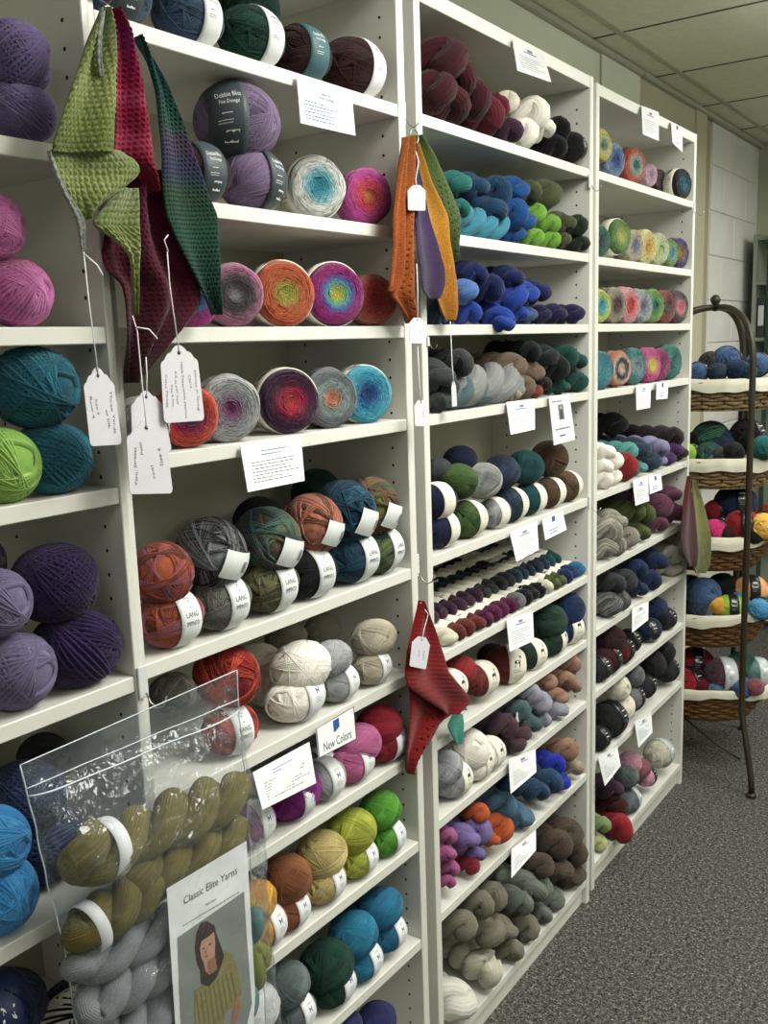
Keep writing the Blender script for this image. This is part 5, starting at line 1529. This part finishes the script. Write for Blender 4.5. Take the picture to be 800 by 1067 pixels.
while x < 425:
    l = R_.uniform(6, 22); n = len(P.V); P.V += [(x, 516 - (x - 110) * .60), (x + l, 516 - (x + l - 110) * .60), (x + l, 510 - (x + l - 110) * .60), (x, 510 - (x - 110) * .60)]; P.F.append((n, n + 1, n + 2, n + 3)); P.M.append(1); x += l + 4
obj('lettering', mesh('lettering', [zq(x, y, 1) for x, y in P.V], P.F, [M_INK, M_INKG], False, P.M), leaf)

# ------------------------------------------------------------------ iron stand with five wicker baskets
Cx, Cy = -.035, 3.45
Ld = Vector((.96, .27, 0)).normalized(); Sd = Vector((-.27, .96, 0)).normalized()
def el(a, b, q, z, cx=Cx, cy=Cy):
    v = Vector((cx, cy, z)) + Ld * (a * math.cos(q)) + Sd * (b * math.sin(q)); return v
st = empty('basket_stand', (Cx, Cy, 0)); tag(st, 'dark bronze iron stand with arched top holding five wicker baskets', 'stand')
def part(mb, name, mats, parent, origin, smooth=True):
    o = mb.build(name, mats, parent, smooth); o.matrix_parent_inverse = Matrix.Translation(-Vector(origin)); return o
posts = [Vector((.168, 3.235, 0)), Vector((.028, 3.66, 0)), Vector((-.238, 3.60, 0)), Vector((-.118, 3.205, 0))]
FIN = Vector((-.018, 3.45, 1.655))
for i, p in enumerate(posts):
    out = (p - Vector((Cx, Cy, 0))).normalized(); pts = []
    foot = [(.085, .012), (.082, .05), (.06, .12), (.035, .19), (.006, .27), (0, .34)] if i != 3 else [(.02, .012), (.02, .05), (.015, .12), (.01, .19), (.003, .27), (0, .34)]
    for o_, z in foot: pts.append(p + out * o_ + Vector((0, 0, z)))
    for k in range(1, 8): pts.append(p + Vector((0, 0, .34 + (1.44 - .34) * k / 7)))
    top = p + Vector((0, 0, 1.44)); d = FIN - top
    for k in range(1, 11):
        q = k / 10 * PI / 2; pts.append(top + (Vector((d.x * (1 - math.cos(q) ** .8), d.y * (1 - math.cos(q) ** .8), d.z * math.sin(q) ** .75)) if k < 10 else d))
    m = MB(); m.tube(pts, .0105, 8); part(m, 'post', M_IRON, st, (Cx, Cy, 0))
    m = MB(); m.lathe([(.001, 0), (.016, 0), (.018, .006), (.012, .014), (.001, .016)], 12, c=tuple(pts[0] - Vector((0, 0, .011)))); part(m, 'foot', M_IRON, st, (Cx, Cy, 0))
m = MB(); m.lathe([(.001, -.026), (.010, -.024), (.013, -.018), (.008, -.01), (.009, -.004), (.015, .004), (.018, .013), (.015, .022), (.009, .029), (.001, .031)], 16, c=tuple(FIN + Vector((0, 0, .012)))); part(m, 'finial', M_IRON, st, (Cx, Cy, 0))
m = MB()
a_, b_ = posts[3] + Vector((0, 0, .26)), posts[0] + Vector((0, 0, .16))
m.tube([Vector((-.05, 3.28, .20)), Vector((.08, 3.26, .13)), posts[0] + Vector((.002, 0, .10))], .005, 6); part(m, 'brace', M_IRON, st, (Cx, Cy, 0))
M_WIC = plain('wicker', hexc('8A7452'), .6, .35, .35, 60, bump=.5, bscale=300)
M_WIC2 = plain('wicker_brown', hexc('6E4E2A'), .6, .35, .3, 60, bump=.5, bscale=300)
M_LIN = plain('linen_liner', hexc('C9C6B4'), .85, .2, .06, 30, bump=.3, bscale=400)
RIM = [1.405, 1.135, .862, .580, .300]
BL = ['highest', 'second highest', 'middle', 'second lowest', 'lowest']
A_, B_ = .245, .185
for lv, zr in enumerate(RIM):
    m = MB(); rows = 7 if lv < 2 else 9; H = .095 if lv < 2 else .118; tp = .20 if lv < 2 else .30
    for k in range(rows):
        f = 1 - tp + tp * (k + .5) / rows; z = zr - H + H * (k + .5) / rows
        pts = []
        for q_ in range(144):
            q = 2 * PI * q_ / 144; w_ = .0042 * math.sin(18 * q + (k % 2) * PI); pts.append(el(A_ * f + w_, B_ * f + w_, q, z + .002 * math.sin(18 * q)))
        m.tube(pts, .0072, 5, True)
    wk = M_WIC if lv < 2 else M_WIC2
    bs = m.build('wicker_basket', wk, None, True); tag(bs, 'oval wicker basket with cloth liner, %s on the iron stand' % BL[lv], 'basket', 'wicker baskets on the iron stand')
    m = MB()
    for q_ in range(36):
        q = 2 * PI * (q_ + .5) / 36; m.tube([el(A_ * (.99 - tp), B_ * (.99 - tp), q, zr - H - .004), el(A_ * 1.0, B_ * 1.0, q, zr)], .0035, 5)
    tag(m.build('stake', plain('wicker_stake', hexc('4A3822'), .7), bs, True), kind='stuff')
    m = MB(); n = 48; V = []
    for s_ in (0, 1):
        V += [el(A_ * (1 - tp), B_ * (1 - tp), 2 * PI * q / n, zr - H - .008 + .008 * s_) for q in range(n)]
    m.add(V, [tuple(range(n))[::-1], tuple(range(n, 2 * n))] + [(q, (q + 1) % n, n + (q + 1) % n, n + q) for q in range(n)]); m.build('base', wk, bs)
    m = MB(); n = 96; prof = [(.60, -.052), (.86, -.05), (.93, -.02), (.965, .004), (1.0, .010), (1.035, .006), (1.05, -.012), (1.045, -.030)]; V = []
    for q_ in range(n):
        q = 2 * PI * q_ / n
        for i, (f, h) in enumerate(prof):
            sag = (.010 * math.sin(2 * q + lv) + .006 * math.sin(5 * q + 2 * lv) + .0025 * math.sin(17 * q)) * (1 if i >= 6 else .25 if i > 2 else 0)
            V.append(el(A_ * f + .0012 * math.sin(31 * q + i), B_ * f + .0012 * math.sin(27 * q), q, zr + h + sag))
    L_ = len(prof); F = [(q * L_ + i, q * L_ + i + 1, ((q + 1) % n) * L_ + i + 1, ((q + 1) % n) * L_ + i) for q in range(n) for i in range(L_ - 1)] + [tuple(q * L_ for q in range(n))]
    m.add(V, F); m.build('liner', M_LIN, bs, True)
BK_ = """
0 727 388 22 bluegr F silver
0 740 378 24 dkgy F -
0 757 376 30 bluegr F silver
0 768 386 22 nav2 F silver
0 789 380 26 bluegr F silver
0 779 388 18 slate F -
0 747 388 20 slate F -
1 718 472 20 acid B silver
1 723 460 20 black F silver
1 740 456 34 dkvg B -
1 738 474 26 dkvg B -
1 757 462 28 slblue F -
1 778 455 36 black F silver
1 763 472 24 black F -
1 796 466 26 seagr F silver
1 749 474 18 charc F -
2 745 532 22 crimson F silver
2 766 524 38 nav2 F silver
2 746 553 26 pinkhot F silver
2 774 548 34 rredd F silver
2 797 548 30 yellow F silver
2 758 556 18 maroonbr F -
2 786 558 18 black F -
3 718 614 30 dkgy F silver
3 732 618 32 bluegr B -
3 753 612 30 black F -
3 782 614 30 ltorange F silver
3 728 635 26 slate F silver
3 749 632 20 mustard B -
3 761 633 28 acid F silver
3 774 624 26 skyb F -
3 793 634 24 skyb F silver
3 740 640 18 grey F silver
4 724 691 34 rredd F silver
4 718 712 32 rredd F silver
4 754 703 36 plumgr F clear
4 773 695 32 dkvg F -
4 789 700 30 cteal F clear
4 747 717 24 ltblue F clear
4 771 717 26 bluegr F -
4 733 716 22 wine F -
4 786 716 18 rosey F -
"""
seen = {}
for ln in BK_.strip().split('\n'):
    f = ln.split(); lv = int(f[0]); px, py, h = map(float, f[1:4]); col, kd, bd = f[4:]
    zr = RIM[lv]; Y = 3.42
    P_ = at_y(px, py, Y)
    r = h / 2 * depth(P_) / FPX
    if P_.z < zr - .04 + r: P_.z = zr - .045 + r
    # keep it inside the basket's oval
    dv = Vector((P_.x - Cx, P_.y - Cy, 0)); u_, v_ = dv.dot(Ld), dv.dot(Sd)
    lim = .93
    k = math.sqrt((u_ / (A_ * lim - r)) ** 2 + (v_ / (B_ * lim - r)) ** 2)
    # lower balls come to the front edge, higher ones sit further back
    front = -B_ * .9 + r + (.10 if P_.z > zr + r * .9 else 0)
    tgt = Vector((Cx, Cy, 0)) + Sd * front
    Yn = tgt.y + Ld.y * u_ * .9
    P_ = at_y(px, py, Yn); r = h / 2 * depth(P_) / FPX; P_.z = max(P_.z, zr - .045 + r)
    o = yarn(kd, col, P_, r, rnd.uniform(20, 120), 0, 1.15, None if bd == '-' else bd, .1)
    seen.setdefault((lv, C_[col][0]), []).append((px, o)); o['category'] = 'yarn ball'; o['group'] = 'yarn balls in the %s basket' % BL[lv]
for (lv, nm), L in seen.items():
    L.sort(key=lambda q: q[0])
    for i, (px, o) in enumerate(L):
        o['label'] = ('%s yarn ball in the %s basket of the iron stand' % (nm, BL[lv])) if len(L) == 1 else '%s from the left of %s %s yarn balls in the %s basket' % (ORD[i], NUM[len(L)], nm, BL[lv])
tagp = at(782, 628, .18)

# ------------------------------------------------------------------ shelf stand by the far wall
M_SG = plain('shelf_grey_green', hexc('8C9486'), .6); M_DK = plain('dark_green_post', hexc('24382A'), .5)
e = empty('display_shelf', (-.31, 5.12, 0)); tag(e, 'grey-green display shelf against the far wall, behind the basket stand', 'shelf')
m = MB(); m.box(0, .02, 0, .27, 0, 2.05, .002); m.build('side_panel', M_SG, e)
m = MB(); m.box(.62, .64, 0, .27, 0, 2.05, .002); m.build('side_panel', M_SG, e)
m = MB(); m.box(.02, .62, .255, .27, 0, 2.04); m.build('back_panel', M_SG, e)
for z in (.1, .55, 1.0, 1.28, 1.52, 1.80, 2.02):
    m = MB(); m.box(.02, .62, .0, .255, z, z + .018, .001); m.build('shelf', M_SG, e)
m = MB(); m.box(.075, .095, -.03, -.01, 0, 2.1, .002); m.build('pole', M_DK, e)
for i, (x, z, w_, h, cx, nm) in enumerate([(-.285, 1.538, .035, .20, '3A3E42', 'dark grey'), (-.245, 1.538, .03, .18, '54585C', 'slate grey'), (-.21, 1.538, .03, .2, '2A3036', 'black'),
        (-.285, 1.298, .10, .05, 'A82A2E', 'red'), (-.28, .568, .09, .08, 'B82A2A', 'bright red'), (-.18, 1.298, .05, .18, '6A7478', 'pale grey'), (-.285, 1.018, .05, .2, '7A8A82', 'green-grey')]):
    m = MB(); m.box(x, x + w_, 5.14, 5.32, z + .001, z + h, .0015); m.box(x + .004, x + w_ - .004, 5.1388, 5.14, z + h * .3, z + h * .8, 0, 1)
    tag(m.build('box_file', [plain('file_' + nm.replace(' ', '_'), hexc(cx), .5), M_GREYP if i in (0, 2) else plain('file_' + nm.replace(' ', '_'), hexc(cx), .5)]), '%s box standing on the far display shelf' % nm, 'box', 'boxes on the far display shelf')
